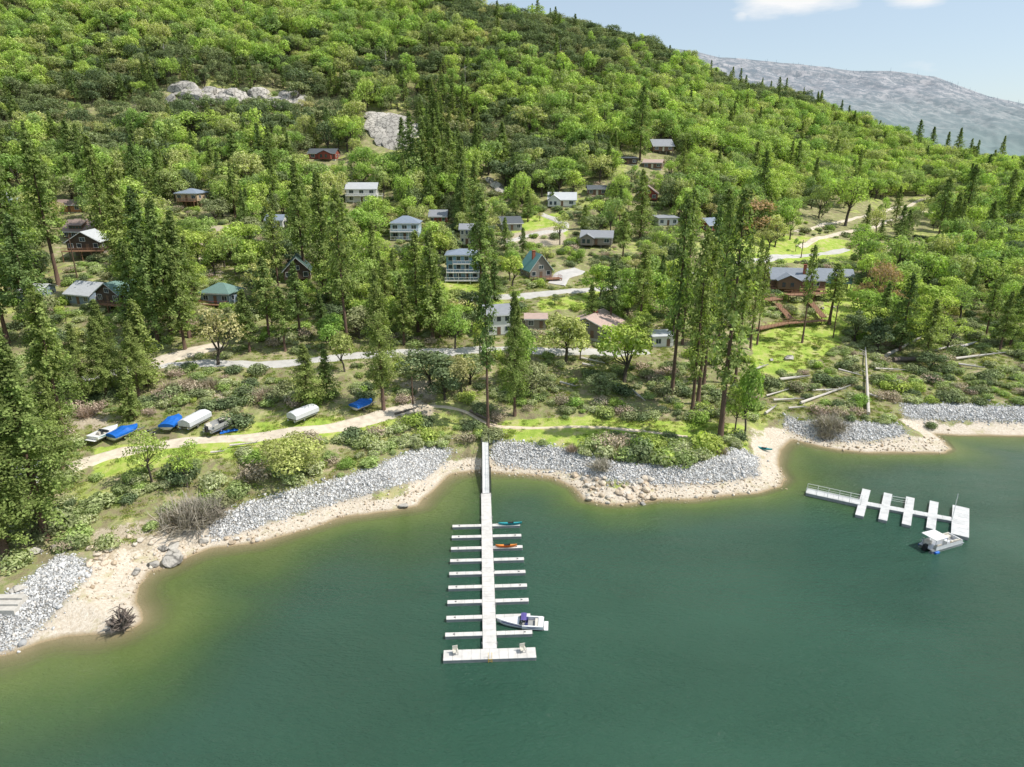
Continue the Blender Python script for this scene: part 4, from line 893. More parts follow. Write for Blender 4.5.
# ------------------------------------------------------------------ hand placed conifers
LA=[]
def PT(k,x,yb,yt,lib_='H',wid=1.0,idx=None):
    L_={'H':PINE_HI,'S':PINE_SPARSE,'O':PINE_OPEN,'F':FIR}[lib_]; h0=20 if lib_=='F' else 30
    LA.append([k,x,yb,yt,L_,h0,wid,idx])
for t_ in [(22,300,122),(60,285,133),(106,243,136),(130,292,165),(152,312,188),(8,345,190),(38,345,215),(172,340,200),(190,338,212),(180,332,222),(244,336,292),(139,335,240),(158,345,230),(185,350,250),(192,300,236),
  (5,420,292),(28,470,318),(64,435,285),(86,405,325),(108,400,318),(305,278,162),(327,300,172),(350,318,200),(300,335,262),(270,342,258),(285,352,288),(250,352,290),(60,405,300),
  (404,345,275),(433,340,230),(418,332,232),(440,338,288),(480,300,190),(412,185,112),(424,190,118),(436,190,110),(450,198,124),(404,175,118),(462,205,140),(475,225,160),(528,222,190),
  (640,160,85),(720,300,190),(640,330,250),(610,330,262),
  (938,240,178),(962,235,165),(1003,232,170),(895,222,186),(898,246,205),(955,250,200),(640,240,170),(812,205,158),(795,180,140),(690,260,190),(760,215,150),(552,205,188)]:
    PT('pine',*t_)
PT('pine',720,441,190,'O',1.0,0); PT('pine',672,398,196,'O',.9,1); PT('pine',692,412,230,'O',.85,2); PT('pine',704,385,207,'O',.8,3); PT('pine',735,385,235,'O',.8,1); PT('pine',750,350,238,'O',.7,2); PT('pine',757,345,248,'S',.7); PT('pine',682,345,200,'O',.8,0); PT('pine',718,345,198,'O',.8,2); PT('pine',698,405,240,'S'); PT('pine',802,343,246,'S',.75,1)
PT('pine',348,352,190,'S',.9,0); PT('pine',488,428,276,'S',.8,1); PT('pine',515,416,292,'H',.8,5); PT('pine',383,410,270,'H',.85,1); PT('pine',308,408,345,'H',1.3,0); PT('pine',328,400,350,'F')
PT('pine',45,540,338,'H',1.3,2); PT('pine',22,520,300,'H',1.15,4); PT('pine',8,560,385,'H',1.2,0); PT('pine',62,470,372,'H',1.1,3); PT('pine',66,440,290,'S'); PT('pine',148,386,302,'F',1.15); PT('pine',132,420,362,'F'); PT('pine',112,395,300,'H'); PT('pine',140,400,322,'H',1.0)
PT('pine',280,300,210,'S');  PT('pine',925,362,300,'H',1.2,1); PT('pine',1010,345,285,'H');PT('pine',1000,350,292,'H'); PT('pine',985,340,280,'S'); PT('pine',829,325,263,'O',1.7,3); PT('pine',838,300,272,'F')
PT('pine',590,330,285,'F');PT('pine',345,262,205,'F');PT('pine',395,300,250,'F');PT('pine',515,215,180,'F',.7);PT('pine',605,228,200,'F');PT('pine',622,262,212,'H');PT('pine',585,230,205,'F');PT('pine',642,216,196,'F',.7);PT('pine',880,240,220,'F');PT('pine',905,240,210,'F');PT('pine',866,230,205,'F');PT('pine',850,200,178,'F')
PT('pine',495,300,262,'F');PT('pine',505,250,218,'F');PT('pine',485,320,268,'F',1.1);PT('pine',523,255,228,'F')
PT('pine',915,158,120,'H');PT('pine',929,160,127,'H',1.2);PT('pine',944,160,132,'F');PT('pine',956,160,128,'H',1.3);PT('pine',999,168,136,'H')
for k,x,yb,yt,L_,h0,wid,idx in LA: pass
def landmark(px,py):
    best=min(LAND,key=lambda l:math.hypot(l[0]-px,(l[1]-py)*1.3)); dx=px-best[0]; dy=py-best[1]
    rel='right of' if dx>16 else 'left of' if dx<-16 else ('in front of' if dy>6 else 'behind')
    return rel+' '+best[2]
LAND+=[(490,560,'the long main dock'),(885,505,'the small right-hand dock'),(120,436,'the first blue-covered boat'),(194,424,'the white-covered pontoon'),(304,419,'the grey-covered trailer boat'),(362,409,'the lone blue-covered boat'),(488,440,'the gangway'),(230,97,'the granite outcrop'),(390,132,'the granite cliff'),(830,430,'the dark shore bush'),(790,345,'the lawn below the lodge'),(750,214,'the reddish budding tree'),(640,490,'the rocky middle point'),(870,380,'the long white dead trunk'),(60,580,'the left riprap bank'),(40,500,'the left shore'),(900,225,'the right terrace roads'),(960,100,'the distant ridge'),(960,420,'the right stone bank'),(200,350,'the dusty road turnout'),(560,352,'the lake road')]
hand=[]
for t_ in LA: hand.append(('pine',)+tuple(t_[1:]))
hand+=[('oak',624,382,322,OAK,11,1.25,0),('oak',566,362,312,OAK,11,1.1,1),('oak',345,372,330,OAK,11,.8,2),('oak',295,480,440,OAK,11,1.25,3),('oak',188,488,446,OAK_OPEN,12,.8,0),('oak',152,482,432,OAK_OPEN,12,.8,1),
 ('bud',750,236,200,REDB,9,1.5,0),('bud',218,366,308,BUD,9,.85,1),('bud',871,312,262,REDB,9,.7,0),('bud',886,320,266,REDB,9,.62,0),('bud',537-75,398,350,BUD,9,.75,0),('oak',845,226,176,OAK_OPEN,12,1.1,2),('oak',520,385,330,OAK,11,.7,4),
 ('oak',745,440,360,OAK,11,.45,2),('oak',735,430,385,OAK,11,.6,1),('oak',600,300,262,OAK,11,1,1),('oak',640,310,270,OAK,11,1,3),('oak',560,245,215,OAK_OPEN,12,.8,0),('oak',455,350,308,OAK_OPEN,12,.9,1),('oak',480,352,318,OAK,11,.8,2),('oak',580,360,330,OAK,11,.8,4),
 ('oak',300,185,152,OAK,11,1,0),('oak',290,195,160,OAK,11,1,1),('oak',405,175,150,OAK,11,1,2),('live',470,385,352,LIVE,9,1.2,0),('live',430,385,348,LIVE,9,1.3,1),('live',445,400,362,LIVE,9,1.1,2),('live',530,395,362,LIVE,9,1.2,3),('live',600,395,372,LIVE,9,1.4,0),('live',775,240,222,LIVE,9,1.1,1),
 ('oak',930,330,296,OAK_OPEN,12,1.1,0),('oak',960,320,286,OAK_OPEN,12,1.1,1),('oak',905,310,280,OAK_OPEN,12,1.1,2),('oak',990,300,262,OAK_OPEN,12,1.1,0),('oak',1015,320,290,OAK,11,1.1,0),('oak',200,252,218,OAK,11,1,3),('oak',225,268,232,OAK_OPEN,12,1,1),('oak',860,262,225,OAK_OPEN,12,1,1),('oak',250,282,250,OAK,11,1,1),('live',930,370,352,LIVE,9,1.4,1),('live',505,186,160,LIVE,9,1.3,1),('live',525,190,160,LIVE,9,1.3,2),('live',545,180,158,LIVE,9,1.3,3)]
adj={'pine':'dark conifer','oak':'fresh green oak','live':'dark oak','bud':'tan budding tree'}
tmp={}
for h_ in hand:
    hp=h_[2]-h_[3]; sz='towering' if hp>130 else 'tall' if hp>75 else 'mid-sized' if hp>42 else 'small'
    form='open-crowned ' if h_[4] is PINE_SPARSE else 'young ' if h_[4] is FIR else ''
    tmp.setdefault(f"{sz} {form}{adj[h_[0]]} {landmark(h_[1],(h_[2]+h_[3])/2)}",[]).append(h_)
ordn=['first','second','third','fourth','fifth','sixth','seventh','eighth','ninth','tenth']
for lab,L_ in tmp.items():
    L_.sort(key=lambda q:q[1])
    for i,h_ in enumerate(L_):
        lb=lab if len(L_)==1 else (lab+', '+('leftmost' if i==0 else 'rightmost' if i==len(L_)-1 else ordn[i]+' from the left')+'')
        tree_px(h_[0],h_[1],h_[2],h_[3],lb,h_[4],h_[5],h_[6],h_[7])
nhand=len(hand)
# ------------------------------------------------------------------ natural forest fill
GR=spaced([(-330,560,5.6)]); GV=spaced([(95,700,5.6)])
tx,ty=np.meshgrid(GR,GV); tx=tx+RNG.uniform(-2.3,2.3,tx.shape); ty=ty+RNG.uniform(-2.3,2.3,ty.shape); tx=tx.ravel();ty=ty.ravel(); tz=H(tx,ty)
px,py,pd=proj(tx,ty,tz); k=(pd>60)&(px>-90)&(px<1115)&(py<400)&(py>-90)&(sdist(tx,ty)>14)
tx,ty,tz,px,py,pd=[a[k] for a in (tx,ty,tz,px,py,pd)]
# visible?
vis=np.ones(len(tx),bool); fr=np.linspace(.25,.985,60)
for f_ in fr:
    vis&=(HC+(tz+11-HC)*f_)>H(tx*f_,ty*f_)-1
blobs=[(120,20,190,40,.9),(300,25,120,45,.75),(60,75,120,18,-.2),(110,115,110,28,-.75),(230,120,90,25,-.6),(420,50,60,50,-.35),(380,20,60,30,.4),(540,35,90,25,-.55),(610,110,110,24,.9),(520,80,60,25,.45),(500,160,65,22,-1.1),(620,55,110,22,-.6),(800,100,120,16,-1.0),(720,130,90,30,.8),(880,180,140,50,1.0),(740,180,90,35,.9),(230,170,50,20,.5),(300,140,60,20,.3),(20,95,60,20,.3),(440,110,60,30,-.4),(680,80,60,20,.2),(350,110,60,20,-.2)]
br=fbm(tx,ty,26,3)*2.1-1.20
for a,b,c_,d_,w_ in blobs: br+=w_*.9*np.exp(-((px-a)/c_)**2-((py-b)/d_)**2)
pfac=fbm(tx+500,ty,30,3)
items=[]
rg=random.Random(11)
occ=np.array(OCC)
RP=np.vstack([np.hstack([q,np.full((len(q),1),w_)]) for q,w_ in ROADL])
OPEN=[PX([(790,205),(935,196),(960,240),(850,258),(790,250)]),PX([(60,108),(150,105),(170,125),(70,128)]),PX([(300,96),(350,100),(350,118),(300,112)]),PX([(190,225),(232,225),(228,285),(185,280)]),PX([(690,235),(760,235),(760,262),(690,262)])]
for i in range(len(tx)):
    if not vis[i]: continue
    x,y,z,a,b,d=tx[i],ty[i],tz[i],px[i],py[i],pd[i]
    q=rg.random(); kind=None
    hill=(b<168 if a<640 else b<150)
    P1=np.array([[a,b]])
    op=any(in_poly(np.array([a]),np.array([b]),o_)[0] for o_ in OPEN)
    if hill or z>62:
        dens=.90
        if op: dens=.35
        pc=.02 if b<80 else .085
        if 395<a<480 and 100<b<200: pc=.45
        if a<330 and b>125: pc=.09
        if q>dens: continue
        r2=rg.random()
        if r2<pc: kind='pine'
        elif r2<pc+.035: kind='bud'
        else: kind='oak' if br[i]+rg.gauss(0,.34)>0 else 'live'
    elif a>690 and b<345:
        dens=.84 if b<255 else .60 if b<330 else .3
        if a<860 and b>262: dens=.22
        if op: dens=.18
        if q>dens: continue
        r2=rg.random(); pc=.035
        kind='pine' if r2<pc else 'bud' if r2<pc+.10 else 'live' if r2<pc+.27 else 'oak'
    elif b<352:
        dens=.86
        if op: dens=.45
        if 480<a<690: dens*=.85
        if q>dens: continue
        r2=rg.random(); pc=.22 if a<260 else .20 if a<470 else .15
        kind='pine' if r2<pc else 'live' if r2<pc+.2 else 'oak' if r2<.94 else 'bud'
    else:
        if a<100 and 370<b<480 and q<.35: kind='pine'
        elif a>860 and b<360 and q<.12: kind=rg.choice(['oak','live','bud'])
        else: continue
    if len(occ):
        dd=np.hypot(occ[:,0]-x,occ[:,1]-y)
        if (dd<occ[:,2]+(1.2 if kind!='pine' else .6)).any(): continue
    if (np.hypot(RP[:,0]-x,RP[:,1]-y)<RP[:,2]/2+(3.0 if kind!='pine' else 2.2)).any(): continue
    if kind=='pine': h=rg.uniform(12,22) if b>165 else rg.uniform(11,17)
    elif kind=='oak': h=rg.uniform(7,14) if b<170 else rg.uniform(6.5,12.5)
    elif kind=='live': h=rg.uniform(5,10.5)
    else: h=rg.uniform(6,9)
    top=float(proj(x,y,z+h)[1]); wpx=F/d*(3.0 if kind=='pine' else h*.42)
    bad=False
    for (x0,y0,x1,y1,dd_) in CLEAR:
        if d<dd_+2 and a+wpx*.8>x0 and a-wpx*.8<x1 and top<y1 and b>y0:
            bad=True;break
    if bad:
        if kind=='pine' and rg.random()<.0: pass
        h2=h*.45; top=float(proj(x,y,z+h2)[1]); ok=not any(d<dd_+2 and a+wpx*.4>x0 and a-wpx*.4<x1 and top<y1 and b>y0 for (x0,y0,x1,y1,dd_) in CLEAR)
        if ok and kind!='pine': h=h2
        else: continue
    items.append((kind,x,y,z,h,d,a,b))
print('forest items',len(items),{k_:sum(1 for q in items if q[0]==k_) for k_ in('pine','oak','live','bud')})
def zone(a,b):
    if b>352: return 'on the lower bank by the water'
    if b<62: return 'near the top of the green hill'
    if b<168 and a<640: return 'on the steep hillside above the village' 
    if a>690: return 'on the open slope right of the village' if b>150 else 'on the right shoulder of the green hill'
    return 'among the houses on the left of the village' if a<260 else 'among the houses in the middle of the village' if a<480 else 'among the houses on the right of the village'
h0={'pine':30,'oak':11,'live':9,'bud':9}; NAME={'pine':'pine_tree','oak':'oak_tree','live':'oak_tree','bud':'budding_tree'}
A1={'pine':'slender green conifer','oak':'bright spring green oak','live':'dark grey-green live oak','bud':'tan budding tree'}
CAT={'pine':'pine tree','oak':'oak tree','live':'oak tree','bud':'tree'}
quota={'pine':300-115,'oak':300-44-100,'live':115,'bud':120}
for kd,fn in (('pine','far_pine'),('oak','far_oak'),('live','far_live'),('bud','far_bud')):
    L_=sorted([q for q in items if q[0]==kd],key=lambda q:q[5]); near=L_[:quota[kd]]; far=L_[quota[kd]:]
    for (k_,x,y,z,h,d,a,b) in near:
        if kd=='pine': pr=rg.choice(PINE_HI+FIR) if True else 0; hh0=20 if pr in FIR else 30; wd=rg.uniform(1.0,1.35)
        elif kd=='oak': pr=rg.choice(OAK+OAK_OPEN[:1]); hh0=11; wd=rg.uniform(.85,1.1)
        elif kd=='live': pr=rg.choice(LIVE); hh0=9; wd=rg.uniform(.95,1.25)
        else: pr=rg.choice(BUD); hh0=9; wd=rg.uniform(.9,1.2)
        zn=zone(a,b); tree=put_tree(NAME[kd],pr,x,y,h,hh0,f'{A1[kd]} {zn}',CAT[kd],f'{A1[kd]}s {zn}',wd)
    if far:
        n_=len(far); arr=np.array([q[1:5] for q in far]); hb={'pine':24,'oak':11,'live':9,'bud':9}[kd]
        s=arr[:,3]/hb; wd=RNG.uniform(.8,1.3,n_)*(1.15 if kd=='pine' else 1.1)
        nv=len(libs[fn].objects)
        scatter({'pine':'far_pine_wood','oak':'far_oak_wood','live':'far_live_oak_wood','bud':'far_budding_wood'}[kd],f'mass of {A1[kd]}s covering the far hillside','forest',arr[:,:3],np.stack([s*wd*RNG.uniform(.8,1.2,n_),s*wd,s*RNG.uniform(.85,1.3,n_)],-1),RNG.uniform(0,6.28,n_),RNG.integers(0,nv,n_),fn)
# ------------------------------------------------------------------ shrubs
def sh(px,py,lib_,s,name,label,cat='shrub',group=None):
    p=at(px,py); o=bpy.data.objects.new(name,rg.choice(lib_)); col.objects.link(o); o.location=(p[0],p[1],p[2]-.05); o.rotation_euler=(0,0,rg.uniform(0,6)); o.scale=(s,s,s*rg.uniform(.8,1.1)); tag(o,label,cat,group); return o
sh(190,522,GREYB[:1],1.9,'dry_bush','large grey leafless bush on the bank above the left stone bank'); sh(205,516,GREYB[:1],1.5,'dry_bush','grey leafless bush right behind the largest leafless bush'); sh(175,524,BRUSH[:1],1.3,'dry_bush','pinkish dry bush at the left of the large leafless bush')
sh(830,428,GREYB[:1],1.5,'dry_bush','dark bare bush leaning over the right stone bank'); sh(826,437,GREYB[1:],1.6,'dry_bush','low dark bare bush at the foot of the right stone bank')
sh(602,468,GREYB[1:],1.5,'dry_bush','bare upright bush growing out of the middle riprap'); sh(931,428,DARKB,.8,'shrub','small dark bush on the sand spit at the right')
for i,(a,b,s) in enumerate([(75,412,1.6),(88,415,1.5),(98,410,1.3),(170,392,1.7),(185,388,1.6),(198,392,1.5),(178,402,1.5),(210,388,1.3),(160,398,1.3),(72,404,1.4),(905,312,1.1),(265,400,1.5),(278,396,1.4)]):
    sh(a,b,BRUSH,s,'dry_bush','pinkish-brown dry bush on the slope between boat track and road','shrub','pinkish dry bushes above the boat track')
items=[]
n_=34000; X=RNG.uniform(-150,190,n_); Y=RNG.uniform(85,330,n_); Z=H(X,Y); a,b,d=proj(X,Y,Z); s_=sdist(X,Y)
k=(s_>8)&(a>-20)&(a<1050)&(d>60); X,Y,Z,a,b,d,s_=[q[k] for q in (X,Y,Z,a,b,d,s_)]
cl=fbm(X,Y,7,3); inr=np.zeros(len(X),bool)
for q in RIP+LAWN[:2]+LAWN[3:]: inr|=in_poly(a,b,q)
inr|=in_poly(a,b,LAWN[2])&((a<590)|(b<438))
nb=PX([(85,418),(240,412),(420,395),(440,420),(300,440),(85,470)]); inb=in_poly(a,b,nb)&(b>424-.06*(a-85)-6); inb=in_poly(a,b,PX([(85,428),(140,424),(165,412),(235,412),(240,428),(285,424),(285,412),(330,405),(350,405),(380,398),(400,404),(420,404),(420,416),(240,448),(85,476)]))
sp=in_poly(a,b,PX([(745,455),(790,425),(800,440),(955,425),(960,460),(740,500)]))|in_poly(a,b,PX([(60,560),(110,552),(170,560),(150,650),(0,670),(0,640)]))
rd=np.zeros(len(X),bool)
for i in range(0,len(X),2000): rd[i:i+2000]=(np.hypot(X[i:i+2000,None]-RP[None,:,0],Y[i:i+2000,None]-RP[None,:,1])<RP[None,:,2]/2+.8).any(1)
hc=np.zeros(len(X),bool)
for (x0,y0,r_) in OCC:
    if r_>3.5: hc|=np.hypot(X-x0,Y-y0)<r_*.9
for (l0,l1) in LOGS: hc|=dist_line(X,Y+1.0,np.array([l0,l1]))<1.9
p_=np.clip((cl-.38)*5,.05,1)*.55
p_=np.where(b<352,p_*.6,p_)
p_=np.where((a>850)&(b>335)&(b<405),.42,p_)
p_=np.where((a>590)&(a<750)&(b>436)&(b<462),1.,p_)
p_=np.where((a>745)&(a<870)&(b>372)&(b<425),.5,p_)
p_=np.where((a>240)&(a<450)&(b>430)&(b<478)&(a+ (b-430)*-1>150),.5,p_)
p_=np.where((a>330)&(a<440)&(b>355)&(b<400),p_*.6,p_)
p_=np.where((a>430)&(a<745)&(b>372)&(b<420),p_+.10,p_)
keep=(RNG.random(len(X))<p_)&~inr&~inb&~sp&~rd&~hc
X,Y,Z,a,b,d=[q[keep] for q in (X,Y,Z,a,b,d)]
print('shrubs',len(X)); order=np.argsort(d)
if len(order)>4500: order=order[:4500]
nind=0; rest=[]
for j in order:
    if nind<270 and b[j]>352:
        t_=rg.random(); greyish=(a[j]>860)
        lib_,nm,lb=(SHRUB,'shrub','grey-green bushy shrub') if t_<.76 else (GREENB,'shrub','fresh green shrub') if t_<.83 else (DARKB,'shrub','dark green shrub') if t_<.955 else (BRUSH[1:],'dry_bush','brown dry bush')
        zn='on the bank left of the main dock' if a[j]<480 else 'on the grassy bank right of the main dock' if a[j]<760 else 'on the bushy bank at the right'
        o=bpy.data.objects.new(nm,rg.choice(lib_)); col.objects.link(o); s=rg.choice([rg.uniform(.5,1.1),rg.uniform(1.1,2.0)])*(1 if b[j]>352 else 1.2); o.location=(X[j],Y[j],Z[j]-.05); o.scale=(s,s,s*rg.uniform(.7,1.1)); o.rotation_euler=(0,0,rg.uniform(0,6)); tag(o,f'{lb} {zn}','shrub',f'{lb}s {zn}'); nind+=1
    else: rest.append(j)
rest=np.array(rest); s=RNG.uniform(.5,1.5,len(rest))
scatter('undergrowth','low brush and bushes covering ground between the trees','brush',np.stack([X[rest],Y[rest],Z[rest]],-1),np.stack([s,s,s*.9],-1),RNG.uniform(0,6.28,len(rest)),RNG.integers(0,len(libs['low_brush'].objects),len(rest)),'low_brush')
# grass tufts
n_=60000; X=RNG.uniform(-110,150,n_); Y=RNG.uniform(88,215,n_); Z=H(X,Y); a,b,d=proj(X,Y,Z); cl=fbm(X,Y,5,3)
k=(sdist(X,Y)>7)&(a>-10)&(a<1040)&(RNG.random(n_)<np.clip((cl-.35)*4,0,1)*.5)&~in_poly(a,b,PX([(60,560),(110,545),(170,560),(150,650),(0,670)]))
for q in RIP: k&=~in_poly(a,b,q)
idx_=np.where(k)[0]
rd=np.zeros(len(idx_),bool)
for i in range(0,len(idx_),2000):
    q=idx_[i:i+2000]; rd[i:i+2000]=(np.hypot(X[q,None]-RP[None,:,0],Y[q,None]-RP[None,:,1])<RP[None,:,2]/2).any(1)
idx_=idx_[~rd]; s=RNG.uniform(.5,1.3,len(idx_))
scatter('grass','tufts of spring grass on the lake banks','grass',np.stack([X[idx_],Y[idx_],Z[idx_]],-1),np.stack([s,s,s],-1),RNG.uniform(0,6.28,len(idx_)),RNG.integers(0,2,len(idx_)),'grass_tuft')
# ------------------------------------------------------------------ main dock
A0=on_plane(490.0,655,.45); A1_=on_plane(486.0,493,.45); axv=A1_-A0; Ld=np.linalg.norm(axv); ang=math.atan2(axv[1],axv[0])-math.pi/2
def ydock(py): # distance along the dock of image row py
    q=on_plane(489,py,.45); return float((q-A0)@axv/Ld)
dk=empty('dock',(A0[0],A0[1],0),ang,'long pale main dock with nine pairs of finger slips and a wide end platform','dock')
def planks(mb,x0,x1,y0,y1,z,along='y',w=.6,th=.06,g=.03):
    # decking as separate boards with gaps
    if along=='y':
        n_=max(1,int(round((y1-y0)/w)))
        for i in range(n_): mb.box(x0,x1,y0+i*(y1-y0)/n_+g/2,y0+(i+1)*(y1-y0)/n_-g/2,z-th,z)
    else:
        n_=max(1,int(round((x1-x0)/w)))
        for i in range(n_): mb.box(x0+i*(x1-x0)/n_+g/2,x0+(i+1)*(x1-x0)/n_-g/2,y0,y1,z-th,z)
def dock_part(nm,x0,x1,y0,y1,along):
    mb=MB(); planks(mb,x0,x1,y0,y1,.48,along,1.2); o=mb.build(nm,M['deck_white'],dk)
    MB().box(x0+.03,x1-.03,y0+.03,y1-.03,-.18,.415).build('float',M['floatside'],o); return o
ye=1.15
dock_part('end_platform',-5.8,5.75,-.75,1.1,'x')
dock_part('walkway',-.88,.88,1.12,Ld,'y')
fy0=ydock(524.8)-0.15; fy8=ydock(633.4)
for i in range(9):
    yy=fy8+(fy0-fy8)*i/8; 
    dock_part('finger',-5.75,-.9,yy-.38,yy+.38,'x'); dock_part('finger',.9,5.6,yy-.38,yy+.38,'x')
for s in (-1,1):
    for q in range(6):
        yy=2+q*(Ld-3)/5; MB().tube([(s*.98,yy,-3),(s*.98,yy,.75)],.06,8).build('pile',M['steel'],dk)
for i in range(18):
    s=-1 if i%2 else 1; yy=fy8+(fy0-fy8)*(i//2)/8
    MB().box(s*4.6-.12,s*4.6+.12,yy-.05,yy+.05,.485,.57).build('cleat',M['dark_steel'],dk)
ld=MB(); 
for s in (-.22,.22): ld.tube([(s,-.8,-.8),(s,-.8,1.2),(s,-.45,1.2),(s,-.45,.5)],.03,6)
for z in (-.4,-.1,.2,.45): ld.tube([(-.22,-.8,z),(.22,-.8,z)],.025,6)
ld.build('ladder',M['yellow'],dk)
def dworld(x,y,z): c_,s_=math.cos(ang),math.sin(ang); return (A0[0]+x*c_-y*s_,A0[1]+x*s_+y*c_,z)
# two dock benches / chairs on the end platform
for xx,lb in ((-4.3,'cream seat standing at the left end of the dock platform'),(4.1,'cream seat standing at the right end of the dock platform')):
    c_=empty('dock_chair',dworld(xx,.35,.49),ang+.2,lb,'chair')
    MB().box(-.33,.33,-.3,.3,.38,.46).build('seat',M['seat'],c_); MB().box(-.33,.33,.24,.32,.47,1.05).build('backrest',M['seat'],c_)
    for a_ in (-.28,.28):
        for b_ in (-.24,.24): MB().box(a_-.035,a_+.035,b_-.035,b_+.035,0,.378).build('leg',M['floatside'],c_)
        MB().box(a_-.05,a_+.05,-.3,.2,.62,.67).build('armrest',M['seat'],c_)
# gangway
G1=at(485.3,441); G1=np.array(G1)+[0,0,.55]; G0=np.array(dworld(0,Ld-.3,.6))
gv=G1-G0; Lg=np.linalg.norm(gv[:2]); gw=empty('gangway',G0,math.atan2(gv[1],gv[0])-math.pi/2,'pale sloping gangway with dark handrails from the bank to the main dock','gangway')
sl=(G1[2]-G0[2])/Lg; pl=MB(); n_=int(Lg/.8)
for i in range(n_):
    y0_,y1_=i*Lg/n_+.004,(i+1)*Lg/n_-.004; z0_,z1_=y0_*sl,y1_*sl
    pl.hexa([(-.62,y0_,z0_-.08),(.62,y0_,z0_-.08),(.62,y1_,z1_-.08),(-.62,y1_,z1_-.08),(-.62,y0_,z0_),(.62,y0_,z0_),(.62,y1_,z1_),(-.62,y1_,z1_)])
pl.build('walkway',M['white'],gw)
for s in (-.68,.68):
    rl=MB(); railing(rl,[(s,.2,.2*sl),(s,Lg-.2,(Lg-.2)*sl)],1.05,1.5); rl.tube([(s,.1,.1*sl-.1),(s,Lg,Lg*sl-.1)],.09,4); rl.build('handrail',M['dark_steel'],gw)
for s in (-.9,.9):
    for t_ in (.06,.30): MB().tube([(s,Lg*t_,-4),(s,Lg*t_,Lg*t_*sl+1.7)],.09,8).build('pile',M['dark_steel'],gw)
MB().box(-.9,.9,Lg-.2,Lg+1.4,Lg*sl-1.2,Lg*sl-.05).build('abutment',M['concrete'],gw)
# ------------------------------------------------------------------ right dock
dr=empty('dock',(*on_plane(806.6,490.9,0)[:2],0),0,'white T-shaped dock with four cross fingers at the right','dock'); O2=np.array(dr.location)
M['dock_white']=C('weathered_white_dock',(.56,.56,.55),.7,var=.22,scale=.9)
def strip(nm,pa,pb,w,z=.5,mat='dock_white',th=.5):
    a=on_plane(*pa,z)-O2; b=on_plane(*pb,z)-O2; t=b-a; t[2]=0; t/=np.linalg.norm(t); n_=np.array([-t[1],t[0],0])*w/2
    mb=MB(); L_=np.linalg.norm((b-a)[:2]); k=max(1,int(L_/1.3))
    for i in range(k):
        p=a+(b-a)*i/k+t*.015; q=a+(b-a)*(i+1)/k-t*.015; mb.hexa([p-n_-[0,0,.08],q-n_-[0,0,.08],q+n_-[0,0,.08],p+n_-[0,0,.08],p-n_,q-n_,q+n_,p+n_])
    o=mb.build(nm,M[mat],dr); fl=MB(); i_=n_*.96; e=[0,0,.085]; f_=[0,0,th+.1]
    fl.hexa([a-i_-f_,b-i_-f_,b+i_-f_,a+i_-f_,a-i_-e,b-i_-e,b+i_-e,a+i_-e]); fl.build('float',M['floatside'],o); return a,b,n_,t
M['rgl']=M['white']
a,b,n_,t=strip('walkway',(806.6,490.6),(861,502.5),2.0,.60); 
for s in (-.95,.95):
    rl=MB(); railing(rl,[a+n_*s,b+n_*s],1.0,1.6); rl.build('handrail',M['white'],dr)
strip('walkway',(862,502.5),(952,519),1.5,.50)
for i,(pa,pb) in enumerate([((866.6,489.3),(859.5,515.5)),((888.2,493.2),(882.8,519.8)),((910.5,497.2),(906.4,524.6)),((934.3,501.3),(930.8,528.5))]): strip('finger',pa,pb,1.35,.53)
a,b,n_,t=strip('end_platform',(961,506.5),(960,535.5),2.5,.56)
# railing by the third finger
ra=on_plane(893,502.5,.55)-O2; rb_=on_plane(908,505,.55)-O2; rl=MB(); railing(rl,[ra+[0,.5,0],rb_+[0,.5,0]],1,1.2); rl.build('handrail',M['white'],dr)
MB().tube([on_plane(952,520,.5)-O2,on_plane(952,520,.5)-O2+[0,0,5]],.05,6).build('mast',M['white'],dr)
# ------------------------------------------------------------------ boats
TP=[.45,2.2]
def hull_pts(L,B,Hh_,t,k=9):
    # half-width profile: t 0 stern ->1 bow
    w=B/2*(1-max(0,(t-TP[0])/(1-TP[0]))**TP[1])*(0.93+.07*min(1,t*4)); y=L*(t-.5); sh_=Hh_*(1+.18*t*t); keel=.0+max(0,(t-.7)/.3)**2*Hh_*.75
    return [(-w,y,sh_),(-w*.96,y,sh_*.55+keel*.3),(-w*.7,y,.22+keel*.8),(0,y,keel),(w*.7,y,.22+keel*.8),(w*.96,y,sh_*.55+keel*.3),(w,y,sh_)]
def trailer(loc,rz,L,label,z=0,group=None):
    r=empty('boat_trailer',loc,rz,label,'trailer',group)
    f=MB(); 
    for s in (-.75,.75): f.box(s-.05,s+.05,-L*.45,L*.28,.42,.54)
    for yy in (-L*.44,-L*.1,L*.2): f.box(-.75,.75,yy-.05,yy+.05,.425,.535)
    f.tube([(-.75,L*.28,.48),(0,L*.58,.48)],.05,6);f.tube([(.75,L*.28,.48),(0,L*.58,.48)],.05,6); f.tube([(0,L*.58,.48),(0,L*.68,.48)],.05,6); f.build('frame',M['steel'],r)
    for s in (-1,1):
        wl=MB().tube([(s*.92,-L*.12,.33),(s*1.12,-L*.12,.33)],.33,14).build('wheel',M['black'],r); MB().tube([(s*1.122,-L*.12,.33),(s*1.14,-L*.12,.33)],.18,10).build('rim',M['steel'],wl)
    MB().tube([(0,L*.6,.0),(0,L*.6,.9)],.04,6).build('jack',M['steel'],r)
    return r
def between(pa,pb,h=.8):
    a=at(*pa);b=at(*pb);m_=(a+b)/2; return m_,math.atan2(b[1]-a[1],b[0]-a[0])-math.pi/2,np.linalg.norm((b-a)[:2])
